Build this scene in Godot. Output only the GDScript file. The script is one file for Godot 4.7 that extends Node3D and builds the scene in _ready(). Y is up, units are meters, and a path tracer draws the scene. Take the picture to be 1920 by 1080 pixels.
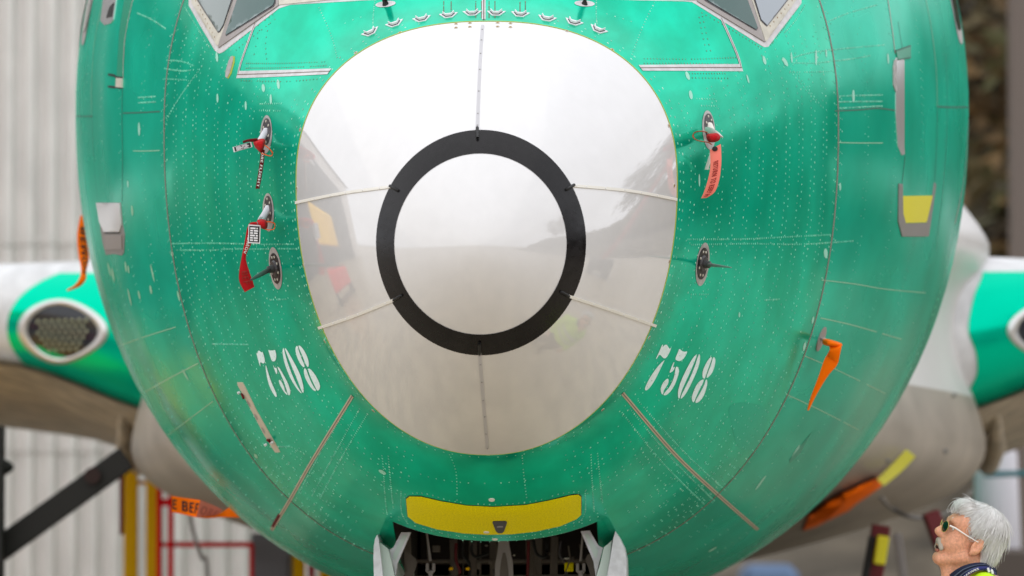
extends Node3D
# An unpainted airliner in green primer, seen head-on through a long lens, with a hangar and a brown hillside behind it.

const F := 9400.0                      # focal length of the lens in pixels of a 1920 wide picture
const EYE := Vector3(0, 1.7, 0)
const TILT := 0.04646                  # upward tilt of the lens, radians
const TAU_ := PI * 2.0

var rng := RandomNumberGenerator.new()
var taken := {}
var M := {}
var aim := Basis(Vector3.RIGHT, TILT)
var plane_at := Transform3D(Basis(Vector3.UP, -0.0305), Vector3(-0.112, 0, -16.0))
var plane_inv := plane_at.affine_inverse()
var aircraft: Node3D

func _ready():
	rng.seed = 7508
	# ---- camera
	var cam := Camera3D.new(); cam.name = "camera"
	cam.position = EYE; cam.basis = aim
	var lens := CameraAttributesPhysical.new()
	lens.frustum_focal_length = 12.0 * F / 540.0
	lens.frustum_focus_distance = 16.95
	lens.exposure_aperture = 3.8
	lens.frustum_near = 0.1; lens.frustum_far = 900.0
	cam.attributes = lens
	cam.far = 900.0
	add_child(cam)
	# ---- overcast sky
	var env := Environment.new()
	env.background_mode = Environment.BG_SKY
	var sky := Sky.new()
	var pano := PanoramaSkyMaterial.new()
	pano.panorama = overcast_sky()
	sky.sky_material = pano
	env.sky = sky
	env.background_energy_multiplier = 1.40
	env.tonemap_mode = Environment.TONE_MAPPER_LINEAR
	env.tonemap_exposure = 1.0
	env.sdfgi_enabled = true; env.ssao_enabled = true; env.ssil_enabled = true
	var we := WorldEnvironment.new(); we.name = "world_environment"; we.environment = env
	add_child(we)
	# ---- veiled sun, high on the left in front of the aircraft
	var sun := DirectionalLight3D.new(); sun.name = "sun"
	sun.light_energy = 0.2
	sun.light_color = Color(1.0, 0.97, 0.92)
	sun.light_angular_distance = 130.0
	sun.shadow_enabled = true
	add_child(sun)
	sun.look_at_from_position(Vector3(-7, 15, 9), Vector3.ZERO)
	make_materials()
	make_sections()
	build_ground()
	build_hangar()
	build_hillside()
	build_aircraft()
	build_stands()
	build_streamers()
	build_person()

func overcast_sky() -> ImageTexture:
	var w := 512; var h := 256
	var n := FastNoiseLite.new(); n.seed = 11; n.frequency = 1.3; n.fractal_octaves = 5; n.noise_type = FastNoiseLite.TYPE_SIMPLEX_SMOOTH
	var img := Image.create(w, h, false, Image.FORMAT_RGBF)
	for y in h:
		var el := PI * (0.5 - (y + 0.5) / h)
		for x in w:
			var az := TAU_ * (x + 0.5) / w
			var d := Vector3(cos(el) * cos(az), sin(el), cos(el) * sin(az))
			var c := n.get_noise_3d(d.x * 1.6, d.y * 3.4, d.z * 1.6)
			var up := clampf(d.y, 0.0, 1.0)
			var l := lerpf(1.10, 1.0, pow(up, 0.6)) * (1.0 + 0.14 * c)
			var col := Color(0.965, 0.98, 1.03) * l
			if d.y < 0.0: col = Color(0.36, 0.34, 0.31)
			img.set_pixel(x, y, col)
	return ImageTexture.create_from_image(img)

# ------------------------------------------------------------------ materials
func lin(r: float, g: float, b: float) -> Color:
	return Color(r, g, b).linear_to_srgb()

func mat(key: String, r: float, g: float, b: float, rough := 0.5, metal := 0.0) -> StandardMaterial3D:
	var m := StandardMaterial3D.new()
	m.resource_name = key
	m.metallic_specular = 0.4
	m.albedo_color = lin(r, g, b)
	m.roughness = rough; m.metallic = metal
	M[key] = m
	return m

func noise_tex(seed_: int, freq: float, octaves: int, stops: Array, size := 512, kind := FastNoiseLite.TYPE_SIMPLEX_SMOOTH) -> NoiseTexture2D:
	var n := FastNoiseLite.new()
	n.seed = seed_; n.frequency = freq; n.fractal_octaves = octaves; n.noise_type = kind; n.fractal_gain = 0.55
	var t := NoiseTexture2D.new()
	t.width = size; t.height = size; t.seamless = true; t.noise = n
	if stops.size():
		var g := Gradient.new()
		g.offsets = PackedFloat32Array(stops.map(func(s): return s[0]))
		g.colors = PackedColorArray(stops.map(func(s): return s[1]))
		t.color_ramp = g
	return t

func grey(v: float) -> Color:
	return Color(v, v, v)

func weather(m: StandardMaterial3D, seed_: int, lo: float, hi: float, scale: float, stretch := Vector3.ONE, freq := 0.012, rough_lo := -1.0, rough_hi := -1.0):
	# uneven tone (and gloss) over a surface, by triplanar noise
	m.albedo_texture = noise_tex(seed_, freq, 5, [[0.25, grey(lo)], [0.75, grey(hi)]])
	if rough_lo >= 0:
		m.roughness = 1.0
		m.roughness_texture = noise_tex(seed_ + 1, freq * 1.3, 4, [[0.3, grey(rough_lo)], [0.7, grey(rough_hi)]], 256)
	m.uv1_triplanar = true
	m.uv1_scale = stretch * scale

func make_materials():
	# green primer, glossy under its temporary protective coat
	for k in 2:
		var m := mat(["primer", "primer_aft"][k], 1, 1, 1, 0.22, 0.54 if k == 0 else 0.40)
		m.metallic_specular = 0.04
		var lo := lin(0.0, 0.51, 0.30) if k == 0 else lin(0.0, 0.45, 0.28)
		var mid := lin(0.0, 0.56, 0.335) if k == 0 else lin(0.004, 0.50, 0.32)
		var hi := lin(0.0, 0.61, 0.375) if k == 0 else lin(0.006, 0.55, 0.36)
		m.albedo_texture = noise_tex(31 + k, 0.006, 5, [[0.28, lo], [0.5, mid], [0.72, hi]], 1024)
		m.uv1_scale = Vector3(0.34, 0.22, 1) if k == 0 else Vector3(0.13, 0.20, 1)
		m.roughness = 1.0
		m.roughness_texture = noise_tex(41 + k, 0.009, 4, [[0.3, grey(0.13 if k == 0 else 0.17)], [0.7, grey(0.26 if k == 0 else 0.30)]], 512)
		m.heightmap_enabled = true
		m.heightmap_texture = noise_tex(51 + k, 0.006, 2, [], 512)
		m.heightmap_scale = 0.09 if k == 0 else 0.06
		m.detail_enabled = true
		m.detail_blend_mode = BaseMaterial3D.BLEND_MODE_MUL
		m.detail_albedo = noise_tex(61 + k, 0.03, 4, [[0.3, grey(0.95)], [0.7, grey(1.0)]], 512)
		m.detail_uv_layer = BaseMaterial3D.DETAIL_UV_1
	var w := mat("radome_white", 0.655, 0.65, 0.65, 0.08, 0.04)
	w.metallic_specular = 0.48
	w.clearcoat_enabled = true; w.clearcoat = 1.0; w.clearcoat_roughness = 0.03
	weather(w, 71, 0.985, 1.0, 2.0)
	mat("black_paint", 0.007, 0.006, 0.007, 0.28)
	M.black_paint.metallic_specular = 0.34
	weather(M.black_paint, 91, 0.75, 1.0, 3.0, Vector3.ONE, 0.02, 0.18, 0.34)
	mat("black_rubber", 0.012, 0.012, 0.012, 0.55)
	mat("sealant_yellow", 0.36, 0.42, 0.04, 0.5)
	mat("bare_metal", 0.52, 0.50, 0.48, 0.42, 0.35)
	weather(M.bare_metal, 73, 0.8, 1.0, 3.0)
	mat("bare_white", 0.66, 0.65, 0.66, 0.45, 0.1)
	weather(M.bare_white, 74, 0.88, 1.0, 3.0)
	mat("bright_metal", 0.70, 0.70, 0.70, 0.2, 0.6)
	mat("dull_metal", 0.30, 0.29, 0.28, 0.42, 0.5)
	mat("dark_metal", 0.055, 0.052, 0.055, 0.4, 0.3)
	mat("seam_dark", 0.16, 0.12, 0.095, 0.6)
	mat("seam_grey", 0.42, 0.38, 0.34, 0.5)
	mat("seam_green", 0.03, 0.13, 0.09, 0.5)
	mat("seam_pale", 0.25, 0.50, 0.33, 0.5)
	mat("brass", 0.30, 0.18, 0.07, 0.4, 0.6)
	mat("cream_metal", 0.60, 0.57, 0.48, 0.45)
	weather(M.cream_metal, 75, 0.9, 1.0, 4.0)
	mat("taupe_metal", 0.30, 0.27, 0.255, 0.4, 0.2)
	mat("window_glass", 0.028, 0.085, 0.075, 0.05)
	mat("window_haze", 0.19, 0.23, 0.22, 0.06)
	mat("window_haze_blue", 0.30, 0.34, 0.38, 0.06)
	mat("panel_yellow", 0.95, 0.82, 0.002, 0.5)
	M.panel_yellow.metallic_specular = 0.15
	weather(M.panel_yellow, 76, 0.86, 1.0, 5.0, Vector3.ONE, 0.05)
	mat("patch_yellow", 0.72, 0.66, 0.02, 0.4)
	mat("mint_paint", 0.30, 0.64, 0.50, 0.4)
	mat("radome_strip", 0.47, 0.465, 0.48, 0.3)
	mat("digit_paint", 0.78, 0.95, 0.95, 0.45)
	weather(M.digit_paint, 77, 0.93, 1.0, 6.0, Vector3(3, 1, 1))
	mat("green_flat", 0.02, 0.30, 0.18, 0.3)
	var rv := mat("rivet_paint", 1, 1, 1, 0.4); rv.vertex_color_use_as_albedo = true
	mat("beige_strip", 0.50, 0.44, 0.34, 0.5)
	mat("off_white", 0.72, 0.70, 0.64, 0.45)
	mat("door_white", 0.62, 0.63, 0.68, 0.3)
	weather(M.door_white, 78, 0.92, 1.0, 3.0)
	mat("door_tint", 0.50, 0.60, 0.57, 0.35)
	mat("wing_white", 0.70, 0.70, 0.71, 0.3)
	weather(M.wing_white, 79, 0.88, 1.0, 0.8)
	mat("wing_beige", 0.62, 0.54, 0.42, 0.45)
	weather(M.wing_beige, 81, 0.7, 1.0, 0.6, Vector3(1, 1, 2))
	mat("fairing_grey", 0.68, 0.665, 0.65, 0.33)
	weather(M.fairing_grey, 80, 0.95, 1.0, 0.25)
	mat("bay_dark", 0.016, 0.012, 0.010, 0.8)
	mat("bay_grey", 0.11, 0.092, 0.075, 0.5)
	mat("red_cloth", 0.42, 0.012, 0.016, 0.8)
	mat("dark_red_cloth", 0.11, 0.006, 0.008, 0.8)
	mat("orange_cord", 0.75, 0.11, 0.01, 0.6)
	mat("orange_cloth", 1.0, 0.16, 0.0, 0.6)
	mat("pink_cloth", 0.88, 0.22, 0.17, 0.55)
	mat("white_cloth", 0.72, 0.72, 0.70, 0.7)
	mat("ink", 0.02, 0.012, 0.012, 0.7)
	mat("ink_red", 0.28, 0.015, 0.012, 0.7)
	mat("print_white", 0.74, 0.74, 0.72, 0.6)
	mat("tag_black", 0.012, 0.012, 0.013, 0.35)
	mat("tag_white", 0.72, 0.72, 0.74, 0.35)
	for k in ["red_cloth", "dark_red_cloth", "orange_cloth", "pink_cloth"]:
		M[k].metallic_specular = 0.2
		M[k].rim_enabled = true; M[k].rim = 0.12
		M[k].heightmap_enabled = true; M[k].heightmap_texture = noise_tex(90, 0.08, 3, [], 256); M[k].heightmap_scale = 0.05
		M[k].uv1_triplanar = true; M[k].uv1_scale = Vector3.ONE * 9.0
	mat("sheet_metal", 0.72, 0.68, 0.65, 0.5, 0.1)
	weather(M.sheet_metal, 82, 0.94, 1.0, 0.25, Vector3(2, 0.6, 1))
	mat("stand_yellow", 1.0, 0.56, 0.0, 0.45)
	mat("stand_red", 0.75, 0.004, 0.008, 0.45)
	for k in ["stand_yellow", "stand_red"]: M[k].metallic_specular = 0.22
	mat("maroon", 0.13, 0.010, 0.014, 0.5)
	mat("boss_dark", 0.03, 0.012, 0.010, 0.6)
	mat("reflection_dark", 0.05, 0.055, 0.062, 0.5)
	mat("boom_red", 0.32, 0.02, 0.015, 0.5)
	mat("truss_grey", 0.014, 0.012, 0.010, 0.6)
	mat("stand_black", 0.014, 0.014, 0.013, 0.6)
	mat("cabinet_grey", 0.19, 0.19, 0.205, 0.5)
	mat("concrete", 0.46, 0.37, 0.245, 0.36)
	M.concrete.metallic_specular = 0.6
	weather(M.concrete, 83, 0.80, 1.0, 0.12, Vector3.ONE, 0.02)
	mat("hill_soil", 0.21, 0.175, 0.125, 0.95)
	weather(M.hill_soil, 84, 0.5, 1.0, 0.05)
	mat("bark", 0.07, 0.055, 0.045, 0.9)
	var lf := mat("leaf", 1, 1, 1, 0.8); lf.vertex_color_use_as_albedo = true; lf.backlight_enabled = true; lf.backlight = Color(0.25, 0.22, 0.12)
	mat("column_grey", 0.17, 0.135, 0.12, 0.7)
	mat("belly_shade", 0.43, 0.385, 0.325, 0.4)  # fairing underside, its shade mixed into the colour
	mat("strap_yellow", 0.50, 0.45, 0.03, 0.6)
	weather(M.belly_shade, 95, 0.85, 1.0, 0.25)
	mat("patch_green", 0.0, 0.46, 0.285, 0.22, 0.54)
	M.patch_green.metallic_specular = 0.05
	mat("primer_light", 0.02, 0.62, 0.42, 0.3, 0.3)
	M.primer_light.metallic_specular = 0.05
	mat("pale_box", 0.66, 0.65, 0.70, 0.6)
	mat("teal", 0.04, 0.21, 0.25, 0.5)
	mat("blue_cover", 0.13, 0.21, 0.36, 0.6)
	mat("lamp_dark", 0.025, 0.028, 0.035, 0.12)
	mat("lamp_cell", 0.46, 0.47, 0.30, 0.25, 0.4)
	mat("grey_pipe", 0.28, 0.26, 0.25, 0.5)
	var sk := mat("skin", 0.78, 0.38, 0.235, 0.5); sk.subsurf_scatter_enabled = true; sk.subsurf_scatter_strength = 0.12
	weather(sk, 85, 0.86, 1.0, 5.0, Vector3.ONE, 0.03)
	mat("lip", 0.40, 0.15, 0.11, 0.5)
	mat("mouth_dark", 0.05, 0.015, 0.012, 0.7)
	mat("hair", 0.80, 0.79, 0.77, 0.55)
	mat("hair_shade", 0.68, 0.67, 0.65, 0.6)
	mat("moustache_hair", 0.38, 0.33, 0.27, 0.7)
	mat("shade_ground_dark", 0.11, 0.09, 0.065, 0.8)
	mat("green_scrape", 0.0, 0.27, 0.17, 0.4)
	mat("lens_green", 0.004, 0.018, 0.010, 0.06)
	mat("gold", 0.75, 0.55, 0.18, 0.25, 0.9)
	mat("temple_white", 0.78, 0.74, 0.70, 0.3)
	mat("navy", 0.012, 0.017, 0.045, 0.8)
	mat("navy_stripe", 0.10, 0.13, 0.20, 0.8)
	mat("lanyard", 0.015, 0.02, 0.13, 0.6)
	mat("hi_vis", 0.52, 0.82, 0.004, 0.6)
	mat("reflective_tape", 0.55, 0.55, 0.55, 0.3, 0.3)
	mat("trousers", 0.03, 0.032, 0.045, 0.85)
	mat("eye_white", 0.7, 0.68, 0.64, 0.2)

# ------------------------------------------------------------------ naming
func numbered(called: String) -> String:
	var n: int = taken.get(called, 0)
	taken[called] = n + 1
	return called if n == 0 else "%s_%03d" % [called, n]

func tag(o: Node, label: String, category := "", group := "", kind := ""):
	if label: o.set_meta("label", label)
	if category: o.set_meta("category", category)
	if group: o.set_meta("group", group)
	if kind: o.set_meta("kind", kind)
	return o

func thing(called: String, label: String, category: String, at := Vector3.ZERO, group := "") -> Node3D:
	var o := Node3D.new(); o.name = numbered(called); o.position = at
	add_child(o)
	return tag(o, label, category, group)

func obj(called: String, st, m: Material, parent: Node = null, world := true) -> MeshInstance3D:
	# one named mesh; geometry given in world metres is moved into its thing's own axes
	var o := MeshInstance3D.new()
	if st is SurfaceTool:
		o.mesh = st.commit()
	else:
		o.mesh = st
	o.material_override = m
	if parent == null:
		o.name = numbered(called)
		add_child(o)
	else:
		var k := 0
		var nm := called
		while parent.has_node(NodePath(nm)):
			k += 1; nm = "%s_%03d" % [called, k]
		o.name = nm
		parent.add_child(o)
		if world:
			var t: Transform3D = parent.transform
			var up := parent.get_parent()
			while up is Node3D and up != self:
				t = up.transform * t; up = up.get_parent()
			o.transform = t.affine_inverse()
	return o

# ------------------------------------------------------------------ mesh helpers
func new_st() -> SurfaceTool:
	var st := SurfaceTool.new()
	st.begin(Mesh.PRIMITIVE_TRIANGLES)
	st.set_smooth_group(-1)
	return st

func done(st: SurfaceTool) -> SurfaceTool:
	st.generate_normals()
	return st

func tri(st: SurfaceTool, a: Vector3, b: Vector3, c: Vector3, out: Vector3):
	# a triangle that faces along out (front faces run clockwise)
	if (c - a).cross(b - a).dot(out) < 0.0:
		var t := b; b = c; c = t
	st.add_vertex(a); st.add_vertex(b); st.add_vertex(c)

func quad(st: SurfaceTool, a: Vector3, b: Vector3, c: Vector3, d: Vector3, out: Vector3):
	tri(st, a, b, c, out); tri(st, a, c, d, out)

func box(st: SurfaceTool, xf: Transform3D, size: Vector3, bevel := 0.0):
	var h := size * 0.5
	var b := minf(bevel, minf(h.x, minf(h.y, h.z)) * 0.9)
	st.set_smooth_group(-1)
	for ax in 3:
		var u := (ax + 1) % 3; var v := (ax + 2) % 3
		for s in [-1.0, 1.0]:
			var out := Vector3.ZERO; out[ax] = s
			var p := []
			for q in [[-1, -1], [1, -1], [1, 1], [-1, 1]]:
				var c := Vector3.ZERO
				c[ax] = s * h[ax]; c[u] = q[0] * (h[u] - b); c[v] = q[1] * (h[v] - b)
				p.append(xf * c)
			quad(st, p[0], p[1], p[2], p[3], xf.basis * out)
	if b <= 0.0: return
	for ax in 3:
		var u := (ax + 1) % 3; var v := (ax + 2) % 3
		for su in [-1.0, 1.0]:
			for sv in [-1.0, 1.0]:
				var a := Vector3.ZERO; a[u] = su * h[u]; a[v] = sv * (h[v] - b)
				var c := Vector3.ZERO; c[u] = su * (h[u] - b); c[v] = sv * h[v]
				var e := Vector3.ZERO; e[ax] = h[ax] - b
				var out := Vector3.ZERO; out[u] = su; out[v] = sv
				quad(st, xf * (a - e), xf * (a + e), xf * (c + e), xf * (c - e), xf.basis * out)
	for sx in [-1.0, 1.0]:
		for sy in [-1.0, 1.0]:
			for sz in [-1.0, 1.0]:
				tri(st, xf * Vector3(sx * h.x, sy * (h.y - b), sz * (h.z - b)), xf * Vector3(sx * (h.x - b), sy * h.y, sz * (h.z - b)), xf * Vector3(sx * (h.x - b), sy * (h.y - b), sz * h.z), xf.basis * Vector3(sx, sy, sz))

func frame_of(dir: Vector3, hint := Vector3.UP) -> Basis:
	var z := dir.normalized()
	if absf(z.dot(hint)) > 0.98: hint = Vector3.RIGHT
	var x := hint.cross(z).normalized()
	return Basis(x, z.cross(x), z)

func bar(st: SurfaceTool, a: Vector3, b: Vector3, w: float, h: float, bevel := 0.004, hint := Vector3.UP):
	box(st, Transform3D(frame_of(b - a, hint), (a + b) * 0.5), Vector3(w, h, a.distance_to(b)), bevel)

func tube(st: SurfaceTool, pts: Array, radii, sides := 10, flat := 1.0, hint := Vector3.UP):
	# a swept round (or flattened) rod with closed ends
	st.set_smooth_group(0)
	var rings := []
	for i in pts.size():
		var d: Vector3 = (pts[mini(i + 1, pts.size() - 1)] - pts[maxi(i - 1, 0)])
		var f := frame_of(d, hint)
		var r: float = radii if radii is float else radii[i]
		var ring := []
		for k in sides:
			var a := TAU_ * k / sides
			ring.append(pts[i] + f.x * cos(a) * r + f.y * sin(a) * r * flat)
		rings.append(ring)
	for i in rings.size() - 1:
		for k in sides:
			var k2 := (k + 1) % sides
			var out: Vector3 = rings[i][k] - pts[i]
			if out.length() < 1e-6: out = rings[i + 1][k] - pts[i + 1]
			quad(st, rings[i][k], rings[i + 1][k], rings[i + 1][k2], rings[i][k2], out + (rings[i][k2] - pts[i]))
	st.set_smooth_group(-1)
	for e in [0, rings.size() - 1]:
		var out: Vector3 = pts[e] - pts[1 if e == 0 else e - 1]
		for k in sides:
			tri(st, pts[e], rings[e][k], rings[e][(k + 1) % sides], out)

func grid(st: SurfaceTool, nu: int, nv: int, f: Callable, flip := false, smooth := true):
	# a sheet of nu x nv cells through f(u, v), u and v in 0..1
	var p := PackedVector3Array(); p.resize((nu + 1) * (nv + 1))
	for i in nu + 1:
		for j in nv + 1:
			p[i * (nv + 1) + j] = f.call(float(i) / nu, float(j) / nv)
	grid_points(st, nu, nv, p, flip, smooth)

func grid_points(st: SurfaceTool, nu: int, nv: int, p: PackedVector3Array, flip := false, smooth := true):
	st.set_smooth_group(0 if smooth else -1)
	for i in nu:
		for j in nv:
			var q := [i * (nv + 1) + j, (i + 1) * (nv + 1) + j, (i + 1) * (nv + 1) + j + 1, i * (nv + 1) + j + 1]
			for k in ([0, 1, 2, 0, 2, 3] if not flip else [0, 2, 1, 0, 3, 2]):
				st.add_vertex(p[q[k]])

func prism(st: SurfaceTool, poly: PackedVector2Array, xf: Transform3D, depth: float):
	# a plate: outline in x, y of xf, half of its depth to either side along z
	st.set_smooth_group(-1)
	var idx := Geometry2D.triangulate_polygon(poly)
	var z := Vector3(0, 0, depth * 0.5)
	for s in [-1.0, 1.0]:
		for k in range(0, idx.size(), 3):
			var v := []
			for m in 3: v.append(xf * (Vector3(poly[idx[k + m]].x, poly[idx[k + m]].y, 0) + z * s))
			tri(st, v[0], v[1], v[2], xf.basis.z * s)
	var turn := 1.0 if Geometry2D.is_polygon_clockwise(poly) else -1.0
	for k in poly.size():
		var a := poly[k]; var b := poly[(k + 1) % poly.size()]
		var e := b - a
		var out := Vector3(-e.y, e.x, 0) * turn
		var a3 := Vector3(a.x, a.y, 0); var b3 := Vector3(b.x, b.y, 0)
		quad(st, xf * (a3 - z), xf * (b3 - z), xf * (b3 + z), xf * (a3 + z), xf.basis * out)

func rounded(poly: PackedVector2Array, times := 1) -> PackedVector2Array:
	for t in times:
		var out := PackedVector2Array()
		for k in poly.size():
			var a := poly[k]; var b := poly[(k + 1) % poly.size()]
			out.append(a.lerp(b, 0.25)); out.append(a.lerp(b, 0.75))
		poly = out
	return poly

func curve(pts: Array, per := 6) -> Array:
	# Catmull-Rom through the points (Vector2 or Vector3)
	var out := []
	for i in pts.size() - 1:
		var p0 = pts[maxi(i - 1, 0)]; var p1 = pts[i]; var p2 = pts[i + 1]; var p3 = pts[mini(i + 2, pts.size() - 1)]
		for k in per:
			out.append(p1.cubic_interpolate(p2, p0, p3, float(k) / per))
	out.append(pts[-1])
	return out

func resample(pts: Array, n: int) -> Array:
	var acc := [0.0]
	for i in range(1, pts.size()): acc.append(acc[-1] + pts[i].distance_to(pts[i - 1]))
	var out := []; var k := 0
	for i in n:
		var want: float = acc[-1] * i / (n - 1)
		while k < pts.size() - 2 and acc[k + 1] < want: k += 1
		out.append(pts[k].lerp(pts[k + 1], clampf((want - acc[k]) / maxf(acc[k + 1] - acc[k], 1e-9), 0, 1)))
	return out

func v2(flat: Array, scale := 1.0, off := Vector2.ZERO) -> PackedVector2Array:
	var p := PackedVector2Array()
	for k in range(0, flat.size(), 2): p.append(Vector2(flat[k], flat[k + 1]) * scale + off)
	return p

# ------------------------------------------------------------------ surveying: a bearing (px of the 1920 wide view) and a distance make a place
func bearing(px: float, py: float) -> Vector3:
	return aim * Vector3((px - 960.0) / F, (540.0 - py) / F, -1.0)

func pt(px: float, py: float, d: float) -> Vector3:
	return EYE + bearing(px, py) * d

# lettering as a flat mesh, then bent by where(x, y) with x along the line (0..length) and y up (0..1 of the letter height)
func lettering(text: String, where: Callable, aspect := 1.0, font_name := "Droid Sans", bold := true) -> SurfaceTool:
	var f := SystemFont.new(); f.font_names = PackedStringArray([font_name]); f.font_weight = 700 if bold else 400
	var tm := TextMesh.new()
	tm.text = text; tm.font = f; tm.font_size = 64; tm.pixel_size = 0.01; tm.depth = 0.0; tm.curve_step = 3.0
	var arr := tm.get_mesh_arrays()
	var v: PackedVector3Array = arr[Mesh.ARRAY_VERTEX]
	var ix: PackedInt32Array = arr[Mesh.ARRAY_INDEX] if arr[Mesh.ARRAY_INDEX] != null else PackedInt32Array(range(v.size()))
	var lo := Vector3(1e9, 1e9, 0); var hi := Vector3(-1e9, -1e9, 0)
	for p in v: lo = lo.min(p); hi = hi.max(p)
	var st := new_st()
	var hgt := maxf(hi.y - lo.y, 1e-6)
	for k in range(0, ix.size(), 3):
		for m in [0, 1, 2]:
			var p := v[ix[k + m]]
			st.add_vertex(where.call((p.x - lo.x) / maxf(hi.x - lo.x, 1e-6), (p.y - lo.y) / hgt))
	return done(st)

# ------------------------------------------------------------------ the fuselage as a surface: s metres aft of the nose tip, t round the section from the keel (0) by the right side (PI/2) to the crown (PI)
const S_BASE := 0.85
const NOSE_H := 2.585
var TAB := {}
var qa := 0.0; var qcy := 0.0; var qbu := 0.0; var qbl := 0.0; var qnu := 2.0; var qnl := 2.0
const STEP := 0.02

func pchip(xs: Array, ys: Array, x: float, m0: float, m1: float) -> float:
	var n := xs.size()
	if x <= xs[0]: return ys[0]
	if x >= xs[n - 1]: return ys[n - 1]
	var d := []
	for i in n - 1: d.append((ys[i + 1] - ys[i]) / (xs[i + 1] - xs[i]))
	var m := []
	for i in n:
		if i == 0: m.append(m0)
		elif i == n - 1: m.append(m1)
		elif d[i - 1] * d[i] <= 0: m.append(0.0)
		else: m.append(2.0 * d[i - 1] * d[i] / (d[i - 1] + d[i]))
	var i := 0
	while x > xs[i + 1]: i += 1
	var h: float = xs[i + 1] - xs[i]
	var u: float = (x - xs[i]) / h
	return ys[i] * (1 + 2 * u) * (1 - u) * (1 - u) + h * m[i] * u * (1 - u) * (1 - u) + ys[i + 1] * u * u * (3 - 2 * u) + h * m[i + 1] * u * u * (u - 1)

func make_sections():
	var A := PackedFloat32Array(); var C := PackedFloat32Array(); var T := PackedFloat32Array(); var B := PackedFloat32Array(); var NU := PackedFloat32Array(); var NL := PackedFloat32Array()
	for i in 270:
		var s := S_BASE + i * STEP
		A.append(pchip([0.85, 1.4, 2.3, 3.5, 5.2], [0.641, 0.868, 1.234, 1.60, 1.88], s, 0.41, 0.0))
		C.append(pchip([0.85, 1.4, 2.3, 5.2], [2.842, 2.985, 3.154, 3.42], s, 0.35, 0.0))
		T.append(pchip([0.85, 1.1, 1.9, 2.5, 3.5, 5.2], [3.383, 3.50, 4.12, 4.50, 4.98, 5.32], s, 0.48, 0.0))
		B.append(pchip([0.85, 1.4, 2.3, 5.2], [1.9225, 1.718, 1.50, 1.302], s, 0.42, 0.0))
		NU.append(pchip([0.85, 2.3, 5.2], [2.33, 2.15, 2.1], s, 0.0, 0.0))
		NL.append(pchip([0.85, 2.3, 5.2], [2.1, 2.28, 2.13], s, 0.1, 0.0))
	TAB = {"a": A, "c": C, "t": T, "b": B, "nu": NU, "nl": NL}

func sec(s: float):
	if s < S_BASE:
		var r := pow(maxf(s, 0.0) / S_BASE, 0.54)
		qa = 0.641 * r
		qcy = lerpf(NOSE_H, 2.842, r * r * r)
		qbu = NOSE_H + 0.798 * pow(r, 1.12) - qcy
		qbl = qcy - NOSE_H + 0.6625 * r
		qnu = lerpf(2.0, 2.33, r); qnl = lerpf(2.0, 2.1, r)
		return
	var f := minf((s - S_BASE) / STEP, 268.9)
	var i := int(f); f -= i
	qa = lerpf(TAB.a[i], TAB.a[i + 1], f)
	qcy = lerpf(TAB.c[i], TAB.c[i + 1], f)
	qbu = lerpf(TAB.t[i], TAB.t[i + 1], f) - qcy
	qbl = qcy - lerpf(TAB.b[i], TAB.b[i + 1], f)
	qnu = lerpf(TAB.nu[i], TAB.nu[i + 1], f)
	qnl = lerpf(TAB.nl[i], TAB.nl[i + 1], f)

func skin(s: float, t: float) -> Vector3:
	sec(s)
	var sn := sin(t); var cs := cos(t)
	var n := qnl if cs >= 0 else qnu
	var b := qbl if cs >= 0 else qbu
	return Vector3(qa * signf(sn) * pow(absf(sn), 2.0 / n), qcy - signf(cs) * b * pow(absf(cs), 2.0 / n), -s)

func skin_n(s: float, t: float) -> Vector3:
	var e := 0.004
	var ds := skin(s + e, t) - skin(maxf(s - e, 0.0005), t)
	var dt := skin(s, t + e) - skin(s, t - e)
	var n := dt.cross(ds).normalized()
	var c := skin(s, t)
	if n.dot(Vector3(c.x, c.y - qcy, 0.3)) < 0: n = -n
	return n

func skin_off(s: float, t: float, off: float) -> Vector3:
	return skin(s, t) + skin_n(s, t) * off

func inside(p: Vector3) -> float:
	if p.z >= 0.0: return 1.0
	sec(-p.z)
	var dy := p.y - qcy
	var up := dy > 0
	var n := qnu if up else qnl
	return pow(absf(p.x) / qa, n) + pow(absf(dy) / (qbu if up else qbl), n) - 1.0

var seen_at := {}
func on(px: float, py: float) -> Vector2:
	# where the line of sight of a surveyed bearing meets the skin, as (s, t)
	var key := Vector2i(roundi(px * 8), roundi(py * 8))
	if seen_at.has(key): return seen_at[key]
	var o := plane_inv * EYE
	var d := plane_inv.basis * bearing(px, py)
	var a := 15.9; var b := a
	while b < 27.0 and inside(o + d * b) > 0.0:
		a = b; b += 0.09
	for k in 16:
		var m := (a + b) * 0.5
		if inside(o + d * m) > 0.0: a = m
		else: b = m
	var p := o + d * b
	var r := st_of(p)
	seen_at[key] = r
	return r

func st_of(p: Vector3) -> Vector2:
	var s := maxf(-p.z, 0.0005)
	sec(s)
	var dy := p.y - qcy
	var n := qnu if dy > 0 else qnl
	var b := qbu if dy > 0 else qbl
	var cs := -signf(dy) * pow(absf(dy) / b, n * 0.5)
	var sn := signf(p.x) * pow(absf(p.x) / qa, n * 0.5)
	return Vector2(s, atan2(sn, cs))

func skin_point(px: float, py: float, off := 0.0) -> Vector3:
	var r := on(px, py)
	return skin_off(r.x, r.y, off)

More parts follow.
